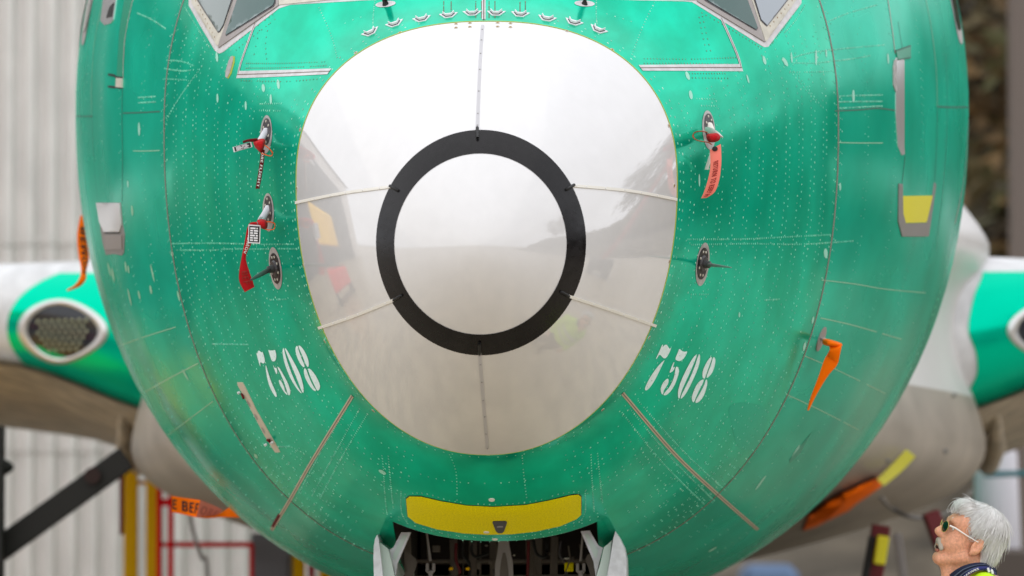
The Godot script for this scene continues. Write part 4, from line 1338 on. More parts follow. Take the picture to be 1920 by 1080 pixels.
func fair_pt(s: float, u: float) -> Vector3:
	# u 0..1 from the upper fillet on the left round the keel to the right
	var prof := [[1.70, 4.02], [1.95, 3.80], [2.14, 3.62], [2.27, 3.46], [2.37, 3.33], [2.42, 3.22], [2.38, 3.10], [2.28, 2.96], [2.25, 2.74], [2.29, 2.52], [2.36, 2.29], [2.39, 2.08], [2.27, 1.90], [1.95, 1.74], [1.45, 1.58], [0.8, 1.43], [0.0, 1.36]]
	var w := absf(u - 0.5) * 2.0
	var f := (1.0 - w) * (prof.size() - 1)
	var i := mini(int(f), prof.size() - 2); f -= i
	var a: Array = prof[i]; var b: Array = prof[i + 1]
	var p0: Array = prof[maxi(i - 1, 0)]; var p3: Array = prof[mini(i + 2, prof.size() - 1)]
	var x := cubic_interpolate(a[0], b[0], p0[0], p3[0], f); var h := cubic_interpolate(a[1], b[1], p0[1], p3[1], f)
	var g := smoothstep(8.6, 12.2, s)
	var kx := lerpf(0.66, 1.0, g); var kb := lerpf(0.9, 1.0, g)
	return Vector3((1.0 if u > 0.5 else -1.0) * x * kx, 2.9 + (h - 2.9) * (kb if h < 2.9 else 1.0), -s)

func build_wings():
	var fs := new_st()
	var fairing: MeshInstance3D
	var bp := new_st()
	# the white sides, and the belly between them with shade put into its colour
	for q in [[0.0, 0.30, 20], [0.70, 1.0, 20]]:
		grid(fs, 44, q[2], func(a, b): return fair_pt(8.6 + 10.0 * a, lerpf(q[0], q[1], b)))
	fairing = part("belly_fairing", done(fs), M.fairing_grey)
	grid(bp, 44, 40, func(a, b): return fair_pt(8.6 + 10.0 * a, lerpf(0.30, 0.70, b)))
	obj("belly_shade", done(bp), M.belly_shade, fairing, false)
	for side in [-1.0, 1.0]:
		var up := new_st(); var lo := new_st()
		grid(up, 40, 60, func(a, b): return wing_pt(side * lerpf(1.5, 14.0, a * a * 0.6 + a * 0.4), b * 0.64), side < 0)
		grid(lo, 40, 30, func(a, b): return wing_pt(side * lerpf(1.5, 14.0, a * a * 0.6 + a * 0.4), 0.64 + b * 0.36), side < 0)
		var wing := part("wing", done(up), M.wing_white)
		obj("lower_skin", done(lo), M.wing_beige, wing, false)
		# green leading edge with a wavy edge of primer
		var le := new_st()
		grid(le, 26, 26, func(a, b):
			var v := lerpf(0.39, 0.655, b)
			var x0 := pchip([0.0, 0.2, 0.4, 0.55, 0.66, 0.85, 1.0], [2.36, 2.30, 2.265, 2.31, 2.32, 2.265, 2.3], b, 0.0, 0.0)
			var x1 := 3.02 + 0.10 * sin(b * PI) - 0.22 * pow(1.0 - b, 4.0)
			var p := wing_pt(side * lerpf(x0, x1, a), v)
			return p + Vector3(0, 0.004 * sin((0.5 - v) / 0.2 * PI * 0.5), 0.005), side < 0)
		obj("leading_edge", done(le), M.primer, wing, false)
		# landing light let into the leading edge
		var cx := 2.765; var cy := 2.76
		var rim := new_st(); var gl := new_st()
		var shape := func(k: float, rx: float, ry: float) -> Vector2:
			var w := 1.0 + 0.10 * cos(2.0 * k + 0.5)
			return Vector2(cos(k) * rx * w, sin(k) * ry * (1.0 - 0.13 * cos(k)))
		grid(rim, 5, 48, func(a, b):
			var e: Vector2 = shape.call(b * TAU_, lerpf(0.255, 0.2, a), lerpf(0.18, 0.148, a))
			return wing_face(side * (cx - e.x), cy + e.y, 0.009 + 0.02 * sin(a * PI)))
		var lamp := obj("landing_light", done(rim), M.bright_metal, wing, false)
		grid(gl, 6, 40, func(a, b):
			var e: Vector2 = shape.call(b * TAU_, 0.2 * a, 0.148 * a)
			return wing_face(side * (cx - e.x), cy + e.y, 0.007))
		obj("lamp_glass", done(gl), M.lamp_dark, wing, false)
		for r in 6:
			for c in 9:
				var x := (c - 4) * 0.042 + (0.021 if r % 2 else 0.0); var y := (r - 3.2) * 0.031
				if pow(x / 0.165, 2) + pow(y / 0.125, 2) > 1.0: continue
				var cs := new_st()
				var p := wing_face(side * (cx + x), cy + y, 0.008)
				disc(cs, Transform3D(Basis(), p), 0.0135, 0.0125, 0.010, 6, 0.6)
				obj("lamp_cell", done(cs), M.lamp_cell, wing, false)
		# lip of the folded flap under the leading edge
		var kr := new_st()
		grid(kr, 20, 6, func(a, b):
			var x = side * lerpf(1.9, 5.8, a)
			var p := wing_pt(x, 0.655)
			return p + Vector3(0, -0.02 - 0.16 * b * b, 0.14 - 0.05 * b - 0.62 * b * b))
		obj("flap_panel", done(kr), M.wing_beige, wing, false)
		# hinge fairing under the wing root
		var hf := new_st()
		tube(hf, [Vector3(side * 2.46, 2.30, -12.2), Vector3(side * 2.48, 2.12, -12.6), Vector3(side * 2.5, 2.04, -13.6), Vector3(side * 2.5, 2.1, -15.0)], [0.02, 0.06, 0.07, 0.03], 10)
		obj("hinge_fairing", done(hf), M.wing_beige, wing, false)

# ------------------------------------------------------------------ rivets
func row(flat: Array, pitch: float, kind := 0, size := 1.0, chance := 0.96):
	rivet_row(path_on(flat, 8), pitch, kind, size, chance)

func build_rivets():
	for side in [-1.0, 1.0]:
		# paired columns along the frames of the nose section
		for k in 11:
			var s := 0.985 + k * 0.117
			var t1 := 1.98 - 0.012 * k
			if k == 1 or k == 5: t1 = 1.75
			for e in [-0.017, 0.017]:
				rivet_row(arc_st(s + e, side * (0.62 - 0.012 * k), side * t1), 0.0262, 0, 0.82, 0.86)
		# edge of the radome: two rows
		for s in [0.878, 0.905]:
			rivet_row(arc_st(s, side * 0.02, side * 1.95, 60), 0.032, 0, 1.15)
		for s in [0.885, 0.915]:
			rivet_row(arc_st(s, side * 1.95, side * 2.9, 40), 0.048, 0, 1.2)
		# along the production joint
		for s in [2.262, 2.28, 2.325, 2.345]:
			rivet_row(arc_st(s, side * 0.35, side * 2.3, 60), 0.04, 0, 0.8, 0.85)
		# frames aft of the joint
		for s in [2.62, 2.66, 3.02, 3.05, 3.5, 3.54, 4.05, 4.6, 5.2]:
			rivet_row(arc_st(s, side * 0.45, side * 2.15, 60), 0.034, 0, 0.65, 0.75)
		# keel rows
		for q in [[1.0, 0.5], [1.03, 0.5], [1.12, 0.44], [1.15, 0.62], [1.24, 0.6], [1.27, 0.62], [1.36, 0.66], [1.39, 0.62], [1.5, 0.66], [1.62, 0.4], [1.655, 0.38]]:
			rivet_row(arc_st(q[0], side * (0.02 if q[0] < 1.1 or q[0] > 1.6 else 0.31), side * q[1], 30), 0.03, 0, 0.9)
		for q in [[1.75, 0.75], [1.9, 0.75], [2.05, 0.75], [2.2, 0.75]]:
			rivet_row(arc_st(q[0], side * 0.42, side * q[1], 24), 0.032, 0, 0.8)
			rivet_row(arc_st(q[0] + 0.02, side * 0.42, side * q[1], 24), 0.032, 0, 0.8)
	# stringer lines, [path], pitch, kind
	for q in [[[320, 457, 400, 456, 480, 458, 551, 458], 0.018, 0], [[330, 469, 400, 469, 430, 467, 558, 467], 0.018, 0], [[1288, 449, 1400, 448, 1480, 444, 1560, 440], 0.018, 0], [[1295, 459, 1400, 457, 1500, 458, 1600, 452], 0.018, 0],
			[[312, 113, 340, 115, 365, 124], 0.016, 0], [[310, 129, 340, 133, 363, 131], 0.016, 0], [[308, 148, 330, 149, 350, 150], 0.02, 0], [[1487, 109, 1510, 101, 1556, 94, 1660, 84], 0.016, 0], [[1487, 118, 1530, 118, 1600, 110, 1633, 104], 0.016, 0], [[1478, 136, 1520, 135, 1560, 134], 0.024, 0],
			[[380, 122, 345, 170, 318, 215, 309, 243], 0.022, 0], [[374, 132, 340, 178, 312, 222], 0.022, 0], [[1480, 125, 1510, 160, 1540, 200], 0.024, 0], [[1468, 118, 1500, 155, 1532, 195], 0.024, 0],
			[[346, 13, 375, 60, 395, 92], 0.016, 0], [[1510, 8, 1490, 40, 1470, 62], 0.016, 0],
			[[256, 24, 285, 37, 312, 55], 0.014, 0], [[1553, 40, 1590, 25, 1645, 9], 0.014, 0], [[258, 183, 292, 181], 0.012, 0], [[258, 193, 292, 191], 0.012, 0], [[1572, 180, 1655, 178], 0.012, 0], [[1572, 191, 1655, 190], 0.012, 0], [[1572, 203, 1655, 199], 0.012, 0],
			[[486, 195, 528, 194], 0.02, 0], [[485, 207, 526, 208], 0.02, 0], [[1304, 185, 1343, 186], 0.02, 0], [[1308, 198, 1345, 199], 0.02, 0], [[505, 562, 540, 561], 0.018, 0], [[1294, 552, 1328, 552], 0.018, 0], [[397, 645, 465, 646], 0.014, 0], [[1430, 563, 1462, 561], 0.014, 0],
			[[597, 12, 610, 40, 624, 75, 633, 112], 0.022, 0], [[703, 0, 700, 28, 699, 52], 0.014, 0], [[640, 47, 665, 36, 690, 29], 0.03, 0], [[1118, 0, 1118, 30, 1120, 50], 0.014, 0], [[1228, 3, 1205, 50, 1184, 105], 0.022, 0], [[1130, 24, 1160, 33, 1192, 43], 0.03, 0],
			[[716, 852, 719, 880, 722, 930, 726, 965], 0.016, 0], [[728, 853, 731, 890, 735, 930, 738, 955], 0.016, 0], [[1108, 850, 1110, 900, 1114, 960], 0.016, 0], [[1120, 848, 1125, 900, 1130, 945], 0.016, 0], [[842, 850, 855, 885, 857, 940], 0.02, 0], [[979, 852, 982, 890, 988, 938], 0.02, 0],
			[[740, 868, 800, 893, 860, 904, 925, 906, 990, 900, 1050, 884, 1100, 866], 0.028, 0], [[752, 920, 753, 960, 765, 982], 0.016, 0], [[1097, 920, 1097, 960, 1085, 980], 0.016, 0], [[770, 925, 800, 926, 850, 940, 925, 946, 1000, 940, 1050, 926, 1085, 922], 0.02, 0],
			[[790, 990, 850, 1004, 920, 1008, 1000, 1003, 1060, 992], 0.03, 0], [[800, 984, 860, 1012, 925, 1016, 1000, 1010, 1070, 996], 0.032, 0],
			[[650, 765, 600, 850, 560, 925], 0.016, 0], [[675, 765, 628, 850, 585, 930], 0.016, 0], [[690, 775, 645, 850, 600, 935], 0.016, 0], [[1195, 750, 1280, 845, 1360, 920], 0.016, 0], [[1180, 765, 1260, 860, 1340, 940], 0.016, 0], [[1165, 772, 1240, 865, 1320, 945], 0.016, 0],
			[[540, 835, 570, 850, 600, 870], 0.02, 0], [[505, 838, 545, 837], 0.012, 0],
			[[460, 119, 530, 119, 610, 116], 0.018, 1], [[460, 128, 530, 127, 615, 123], 0.018, 1], [[450, 151, 530, 153, 600, 148], 0.026, 1], [[1205, 110, 1300, 111, 1380, 108], 0.02, 1], [[1205, 119, 1300, 119, 1383, 121], 0.02, 1], [[1290, 138, 1360, 138], 0.02, 1], [[1295, 146, 1365, 147], 0.024, 1],
			[[515, 25, 470, 58, 425, 92], 0.02, 1], [[520, 33, 475, 68, 440, 96], 0.024, 1], [[1312, 22, 1370, 55, 1430, 92], 0.02, 1], [[1310, 28, 1318, 70, 1326, 100], 0.026, 1], [[1316, 26, 1325, 66, 1333, 98], 0.026, 1], [[505, 40, 498, 80, 500, 112], 0.03, 1], [[488, 50, 480, 85, 475, 110], 0.034, 1],
			[[832, 2, 832, 22], 0.008, 1], [[846, 2, 846, 22], 0.008, 1], [[892, 2, 892, 34], 0.008, 1], [[903, 2, 903, 34], 0.008, 1], [[917, 2, 917, 34], 0.008, 1], [[928, 2, 928, 34], 0.008, 1], [[975, 2, 975, 22], 0.008, 1], [[985, 2, 985, 22], 0.008, 1],
			[[368, 30, 385, 62, 404, 96], 0.018, 1], [[1498, 12, 1470, 52, 1445, 84], 0.018, 1]]:
		row(q[0], q[1], q[2], 0.85 if q[2] == 0 else 0.8)
	lay_rivets(aircraft)

# ------------------------------------------------------------------ ground equipment
func post(st: SurfaceTool, x0: float, x1: float, y0: float, d: float, depth := -1.0, y1 := -1.0):
	# an upright from surveyed left and right edges, its top at y0 (its foot at y1, else on the ground)
	var a := pt(x0, y0, d); var b := pt(x1, y0, d)
	var low := 0.0 if y1 < 0 else pt(x0, y1, d).y
	var w := b.x - a.x
	box(st, Transform3D(Basis(), Vector3((a.x + b.x) * 0.5, (a.y + low) * 0.5, a.z)), Vector3(w, a.y - low, w if depth < 0 else depth), 0.006)

func beam(st: SurfaceTool, x0: float, y0: float, x1: float, y1: float, px: float, d: float, d2 := -1.0):
	var w := px * d / F
	bar(st, pt(x0, y0, d), pt(x1, y1, d if d2 < 0 else d2), w, w, 0.006)

func build_stands():
	# yellow platform on the left
	var d := 32.0
	var t := thing("work_platform", "tall yellow work platform behind the left belly fairing beside the red ladder frame", "work platform", Vector3(pt(265, 900, d).x, 0, pt(265, 900, d).z), "yellow work platforms")
	for q in [[234, 259], [275, 298]]:
		var st := new_st(); post(st, q[0], q[1], 730, d); obj("post", done(st), M.stand_yellow, t)
	var rl := new_st()
	beam(rl, 236, 905, 298, 905, 8, d + 0.05)
	beam(rl, 236, 1120, 298, 1120, 14, d + 0.05)
	obj("rail", done(rl), M.stand_yellow, t)
	var t2 := thing("work_platform", "short yellow work platform right of the grey cabinet below the nose", "work platform", Vector3(pt(585, 1060, d).x, 0, pt(585, 1060, d).z), "yellow work platforms")
	for q in [[542, 572], [599, 627]]:
		var st := new_st(); post(st, q[0], q[1], 985, d); obj("post", done(st), M.stand_yellow, t2)
	var st2 := new_st(); post(st2, 578, 590, 985, d + 0.1); obj("brace", done(st2), M.stand_red, t2)
	# red frame
	var d3 := 30.5
	var r := thing("ladder_frame", "red tubular ladder frame right of the yellow platform posts", "ladder frame", Vector3(pt(310, 1000, d3).x, 0, pt(310, 1000, d3).z))
	for q in [[293.5, 304], [315.5, 326]]:
		var st := new_st(); post(st, q[0], q[1], 860, d3); obj("upright", done(st), M.stand_red, r)
	for y in [942, 1021, 1150]:
		var st := new_st(); beam(st, 300, y, 320, y, 14 if y < 1000 else 9, d3); obj("rung", done(st), M.stand_red, r)
	var hr := new_st(); beam(hr, 320, 1021, 474, 1021, 10, d3); post(hr, 468, 476, 1019, d3)
	obj("handrail", done(hr), M.stand_red, r)
	var mb := pt(228, 930, 29.0)
	var mst := new_st(); post(mst, 224.5, 233, 845, 29.0, -1, 1003)
	var mt := thing("hanging_bar", "thin maroon bar hanging down in front of the yellow post", "bar", pt(228, 1003, 29.0))
	obj("bar", done(mst), M.maroon, mt)
	# dark brace and mast
	var d4 := 27.5
	var b := thing("jack_stand", "dark grey steel jack stand with a diagonal brace under the left wing", "jack stand", Vector3(pt(0, 1000, d4).x, 0, pt(0, 1000, d4).z))
	var bs := new_st()
	bar(bs, pt(-8, 1035, d4), pt(238, 858, d4), 0.05, 47.0 * d4 / F, 0.006)
	var brace := obj("brace", done(bs), M.truss_grey, b)
	var hs := new_st()
	tube(hs, [pt(173, 892, d4 - 0.06), pt(173, 892, d4 + 0.02)], 0.045, 20)
	obj("bolt_boss", done(hs), M.boss_dark, brace)
	var ms := new_st(); post(ms, -40, 8, 798, d4 - 0.1); obj("mast", done(ms), M.stand_black, b)
	var kn := new_st()
	tube(kn, [pt(-5, 876, d4 - 0.1), pt(14, 876, d4 - 0.1), pt(26, 876, d4 - 0.1)], [0.075, 0.04, 0.012], 10)
	obj("lock_handle", done(kn), M.stand_black, b)
	var d5 := 31.0
	var cab := pt(510, 1024, d5)
	var c := thing("cabinet", "plain grey equipment cabinet between the red handrail and the short yellow posts", "cabinet", Vector3(cab.x, 0, cab.z - 0.2))
	var cs := new_st(); post(cs, 475, 546, 1000, d5, 0.5); obj("body", done(cs), M.cabinet_grey, c)
	var dr := new_st(); box(dr, Transform3D(Basis(), Vector3(cab.x, cab.y * 0.5, cab.z + 0.255)), Vector3(0.2, cab.y * 0.9, 0.012), 0.003); obj("door", done(dr), M.cabinet_grey, c)
	var hose := thing("cable", "thin grey cable hanging below the belly left of the cabinet", "cable", pt(386, 1080, 30.0) * Vector3(1, 0, 1))
	var hz := new_st(); tube(hz, curve([pt(352, 940, 30.0), pt(362, 995, 30.0), pt(377, 1045, 30.0), pt(390, 1090, 30.0), pt(400, 1140, 30.0) * Vector3(1, 0, 1)], 5), 0.012, 8); obj("sheath", done(hz), M.grey_pipe, hose)
	# red jack on the right under the fairing
	var d6 := 26.5
	var j := thing("tripod_jack", "dark red tripod jack with a yellow plate standing under the right belly fairing", "tripod jack", Vector3(pt(1690, 1080, d6).x, 0, pt(1690, 1080, d6).z))
	for q in [[1652, 985, 1630, 1130, 34, d6 + 0.1], [1744, 960, 1806, 1130, 30, d6]]:
		var st := new_st()
		var low := pt(q[2], q[3], q[5])
		beam(st, q[0], q[1], q[2], q[3], q[4], q[5])
		bar(st, low, Vector3(low.x + 0.05 * signf(q[2] - 1700), 0, low.z), 0.09, 0.09)
		obj("leg", done(st), M.maroon, j)
	var yp := new_st(); beam(yp, 1656, 1005, 1648, 1058, 22, d6 - 0.06); obj("plate", done(yp), M.patch_yellow, j)
	var bp := new_st(); beam(bp, 1636, 1005, 1614, 1130, 14, d6 - 0.03); obj("strut", done(bp), M.stand_black, j)
	var gp := new_st(); beam(gp, 1682, 1000, 1702, 1130, 15, d6 + 0.15); bar(gp, pt(1702, 1130, d6 + 0.15), pt(1702, 1130, d6 + 0.15) * Vector3(1, 0, 1), 0.04, 0.04); obj("ram", done(gp), M.grey_pipe, j)
	# pale unit with a teal rail, far behind on the right
	var d7 := 37.0
	var pb := pt(1868, 900, d7)
	var u := thing("tank", "pale lilac grey tank under a teal rail behind the man", "tank", Vector3(pb.x, 0, pb.z))
	var us := new_st()
	tube(us, [Vector3(pb.x, 0.35, pb.z), Vector3(pb.x, 1.2, pb.z), pt(1868, 1015, d7), pt(1868, 850, d7), pt(1868, 815, d7)], [0.16, 0.18, 0.18, 0.155, 0.06], 24)
	obj("shell", done(us), M.pale_box, u)
	var ub := new_st(); box(ub, Transform3D(Basis(), Vector3(pb.x, 0.75, pb.z)), Vector3(0.5, 1.5, 0.5), 0.03); obj("skirt", done(ub), M.column_grey, u)
	var ut := thing("rail", "teal rail crossing in front of the pale tank at the right edge", "rail", pt(1890, 887, d7 - 1) * Vector3(1, 0, 1))
	var us2 := new_st(); beam(us2, 1845, 890, 1990, 885, 11, d7 - 1); obj("bar", done(us2), M.teal, ut)
	var us3 := new_st(); post(us3, 1975, 1985, 885, d7 - 1); obj("post", done(us3), M.teal, ut)
	var d8 := 55.0
	var bl := thing("trailer", "low trailer under a blue cover far behind the belly on the right", "trailer", pt(1440, 1080, d8) * Vector3(1, 0, 1))
	var b1 := new_st()
	box(b1, Transform3D(Basis(), Vector3(pt(1440, 1080, d8).x, 0.85, pt(1440, 1080, d8).z)), Vector3(0.62, 0.75, 1.2), 0.1); obj("cover", done(b1), M.blue_cover, bl)
	var b2 := new_st()
	for s in [-0.25, 0.25]: tube(b2, [Vector3(pt(1440, 1080, d8).x + s - 0.08, 0.25, pt(1440, 1080, d8).z), Vector3(pt(1440, 1080, d8).x + s + 0.08, 0.25, pt(1440, 1080, d8).z)], 0.25, 18)
	obj("wheel", done(b2), M.black_rubber, bl)
	# machines standing off to either side; the glossy nose mirrors them
	var lc := Vector3(-10.2, 0, -26.6)
	var lf := thing("access_lift", "yellow access lift on a red base standing far left of the wing", "access lift", lc)
	var l1 := new_st(); box(l1, Transform3D(Basis(Vector3.UP, 0.7), lc + Vector3(0, 2.95, 0)), Vector3(1.7, 1.1, 1.5), 0.06); obj("cage", done(l1), M.stand_yellow, lf)
	var l2 := new_st(); box(l2, Transform3D(Basis(Vector3.UP, 0.7), lc + Vector3(0, 1.05, 0)), Vector3(1.8, 0.9, 2.0), 0.08); obj("base", done(l2), M.stand_red, lf)
	var l3 := new_st()
	for s in [-1.0, 1.0]: bar(l3, lc + Vector3(-0.6 * s, 1.5, -0.4 * s), lc + Vector3(0.6 * s, 2.4, 0.4 * s), 0.1, 0.14)
	obj("scissor_arm", done(l3), M.truss_grey, lf)
	for q in [[-1, -1], [-1, 1], [1, -1], [1, 1]]:
		var w := new_st(); var wc := lc + Basis(Vector3.UP, 0.7) * Vector3(q[0] * 0.82, 0.35, q[1] * 0.7)
		tube(w, [wc - Basis(Vector3.UP, 0.7).x * 0.1, wc + Basis(Vector3.UP, 0.7).x * 0.1], 0.35, 20); obj("wheel", done(w), M.black_rubber, lf)
	var tc := Vector3(-4.9, 0, -29.5)
	var tt := thing("tow_tractor", "low orange yellow tow tractor parked left of the jack stand", "tow tractor", tc)
	var t1 := new_st(); box(t1, Transform3D(Basis(), tc + Vector3(0, 0.85, 0)), Vector3(1.9, 0.9, 3.2), 0.1); obj("body", done(t1), M.stand_yellow, tt)
	var t3 := new_st(); box(t3, Transform3D(Basis(), tc + Vector3(0, 1.62, -0.5)), Vector3(1.5, 0.62, 1.3), 0.1); obj("cab", done(t3), M.stand_yellow, tt)
	for q in [[0.0, 0.66, 1.3, 0.02], [-0.76, 0.0, 0.02, 1.1], [0.76, 0.0, 0.02, 1.1]]:
		var tw := new_st(); box(tw, Transform3D(Basis(), tc + Vector3(q[0], 1.68, -0.5 + q[1])), Vector3(q[2], 0.38, q[3]), 0.004); obj("window", done(tw), M.window_glass, tt)
	var tb := new_st(); box(tb, Transform3D(Basis(), tc + Vector3(0, 0.5, 1.66)), Vector3(1.95, 0.22, 0.14), 0.03); obj("bumper", done(tb), M.stand_black, tt)
	for q in [-0.7, 0.7]:
		var hl := new_st(); disc(hl, Transform3D(Basis(), tc + Vector3(q, 0.95, 1.602)), 0.1, 0.1, 0.02, 16); obj("headlight", done(hl), M.tag_white, tt)
	for q in [[-1, -1], [-1, 1], [1, -1], [1, 1]]:
		var w := new_st(); var wc := tc + Vector3(q[0] * 0.86, 0.42, q[1] * 1.0)
		tube(w, [wc - Vector3(0.14, 0, 0), wc + Vector3(0.14, 0, 0)], 0.42, 20); obj("wheel", done(w), M.black_rubber, tt)
	var bc := Vector3(13.2, 0, -23.0)
	var bm := thing("boom_lift", "red boom lift with its long arm raised on the right of the aircraft", "boom lift", bc)
	var m1 := new_st(); box(m1, Transform3D(Basis(Vector3.UP, 0.5), bc + Vector3(0, 0.9, 0)), Vector3(1.8, 0.9, 2.6), 0.1); obj("chassis", done(m1), M.truss_grey, bm)
	var m2 := new_st(); bar(m2, bc + Vector3(0, 1.3, 0), bc + Vector3(3.4, 7.6, -8.6), 0.26, 0.3, 0.03); obj("boom", done(m2), M.boom_red, bm)
	for q in [[-1, -1], [-1, 1], [1, -1], [1, 1]]:
		var w := new_st(); var wc := bc + Basis(Vector3.UP, 0.5) * Vector3(q[0] * 0.8, 0.42, q[1] * 0.85)
		tube(w, [wc - Basis(Vector3.UP, 0.5).x * 0.13, wc + Basis(Vector3.UP, 0.5).x * 0.13], 0.42, 20); obj("wheel", done(w), M.black_rubber, bm)

# ------------------------------------------------------------------ streamers, covers and tags
# a piece of cloth from surveyed rails: rows of [ax, ay, bx, by, distance a, distance b]
func cloth_fn(rows: Array) -> Callable:
	var A := []; var B := []
	for r in rows:
		A.append(pt(r[0], r[1], r[4])); B.append(pt(r[2], r[3], r[5] if r.size() > 5 else r[4]))
	var ca := curve(A, 6); var cb := curve(B, 6)
	return func(u: float, v: float) -> Vector3:
		var f := clampf(u, 0, 1) * (ca.size() - 1)
		var i := mini(int(f), ca.size() - 2); f -= i
		var a: Vector3 = ca[i].lerp(ca[i + 1], f); var b: Vector3 = cb[i].lerp(cb[i + 1], f)
		return a.lerp(b, v) + Vector3(0, 0, 0.004 * sin(v * PI) )

func cloth(called: String, rows: Array, m: Material, parent: Node, n := 28) -> Callable:
	var f := cloth_fn(rows)
	var st := new_st()
	grid(st, n, 4, f)
	# the back of the cloth, a millimetre behind
	grid(st, n, 4, func(u, v): return f.call(u, v) - Vector3(0, 0, 0.001), true)
	obj(called, done(st), m, parent)
	return f

func tag_plate(corners: Array, d: float, parent: Node):
	# a small black data plate with white rows of print in a white frame
	var p := []
	for k in range(0, 8, 2): p.append(pt(corners[k], corners[k + 1], d))
	var x: Vector3 = (p[1] - p[0]); var y: Vector3 = (p[3] - p[0])
	var w := x.length(); var h := y.length()
	var z := x.normalized().cross(-y.normalized()).normalized()
	if z.z < 0: z = -z
	var fr := Transform3D(Basis(x / w, y / h, z), p[0])
	var q := func(st: SurfaceTool, a: float, b: float, c: float, e: float, lift: float, th: float):
		box(st, Transform3D(fr.basis, fr * Vector3((a + c) * 0.5 * w, (b + e) * 0.5 * h, lift)), Vector3((c - a) * w, (e - b) * h, th))
	var s1 := new_st(); q.call(s1, 0, 0, 1, 1, 0.0, 0.0015)
	var t := obj("tag", done(s1), M.tag_white, parent)
	var s2 := new_st(); q.call(s2, 0.06, 0.07, 0.94, 0.93, 0.001, 0.001); obj("tag_face", done(s2), M.tag_black, parent)
	var s3 := new_st()
	var r := RandomNumberGenerator.new(); r.seed = int(corners[0])
	for k in 6:
		var a := 0.12 + 0.13 * k
		var cut := r.randf_range(0.35, 0.6)
		q.call(s3, a, 0.16, a + 0.085, cut, 0.0016, 0.0006)
		q.call(s3, a, cut + 0.07, a + 0.085, r.randf_range(0.75, 0.86), 0.0016, 0.0006)
	obj("tag_print", done(s3), M.tag_white, parent)

func sleeve(called: String, px: Array, d0: float, d1: float, m: Material, parent: Node):
	# a flattened cloth sock: outline surveyed at its mouth, drawn back to d0
	var st := new_st()
	var ring := []
	var poly := rounded(v2(px), 2)
	var mid := Vector2.ZERO
	for v in poly: mid += v / poly.size()
	var n := poly.size()
	grid(st, 6, n, func(u, v):
		var p: Vector2 = poly[int(roundf(v * n)) % n]
		var k := sin(lerpf(0.35, 2.9, u))
		var q := mid + (p - mid) * (0.25 + 0.75 * k)
		return pt(q.x, q.y, lerpf(d1, d0, u)))
	obj(called, done(st), m, parent)
	var cap := new_st()
	for k in n:
		var a := mid + (poly[k] - mid) * (0.25 + 0.75 * sin(0.35)); var b := mid + (poly[(k + 1) % n] - mid) * (0.25 + 0.75 * sin(0.35))
		tri(cap, pt(mid.x, mid.y, d1 - 0.004), pt(a.x, a.y, d1), pt(b.x, b.y, d1), Vector3(0, 0, 1))
	obj(called + "_end", done(cap), m, parent)

func loop_cord(px: Array, d: float, r: float, m: Material, parent: Node):
	var p := []
	for k in range(0, px.size(), 2): p.append(pt(px[k], px[k + 1], d - 0.004 * sin(float(k))))
	var st := new_st(); tube(st, curve(p, 6), r, 8, 0.5); obj("pull_loop", done(st), m, parent)

func label_on(f: Callable, text: String, u0: float, u1: float, v0: float, v1: float, m: Material, parent: Node, upright := false, lift := 0.0022):
	# lettering along the cloth: it runs down the length (u); letters stand across it (v)
	var st := lettering(text, func(x, y):
		var p: Vector3 = f.call(lerpf(u0, u1, x), lerpf(v0, v1, y))
		return p + (EYE - p).normalized() * lift)
	obj("lettering", st, m, parent)

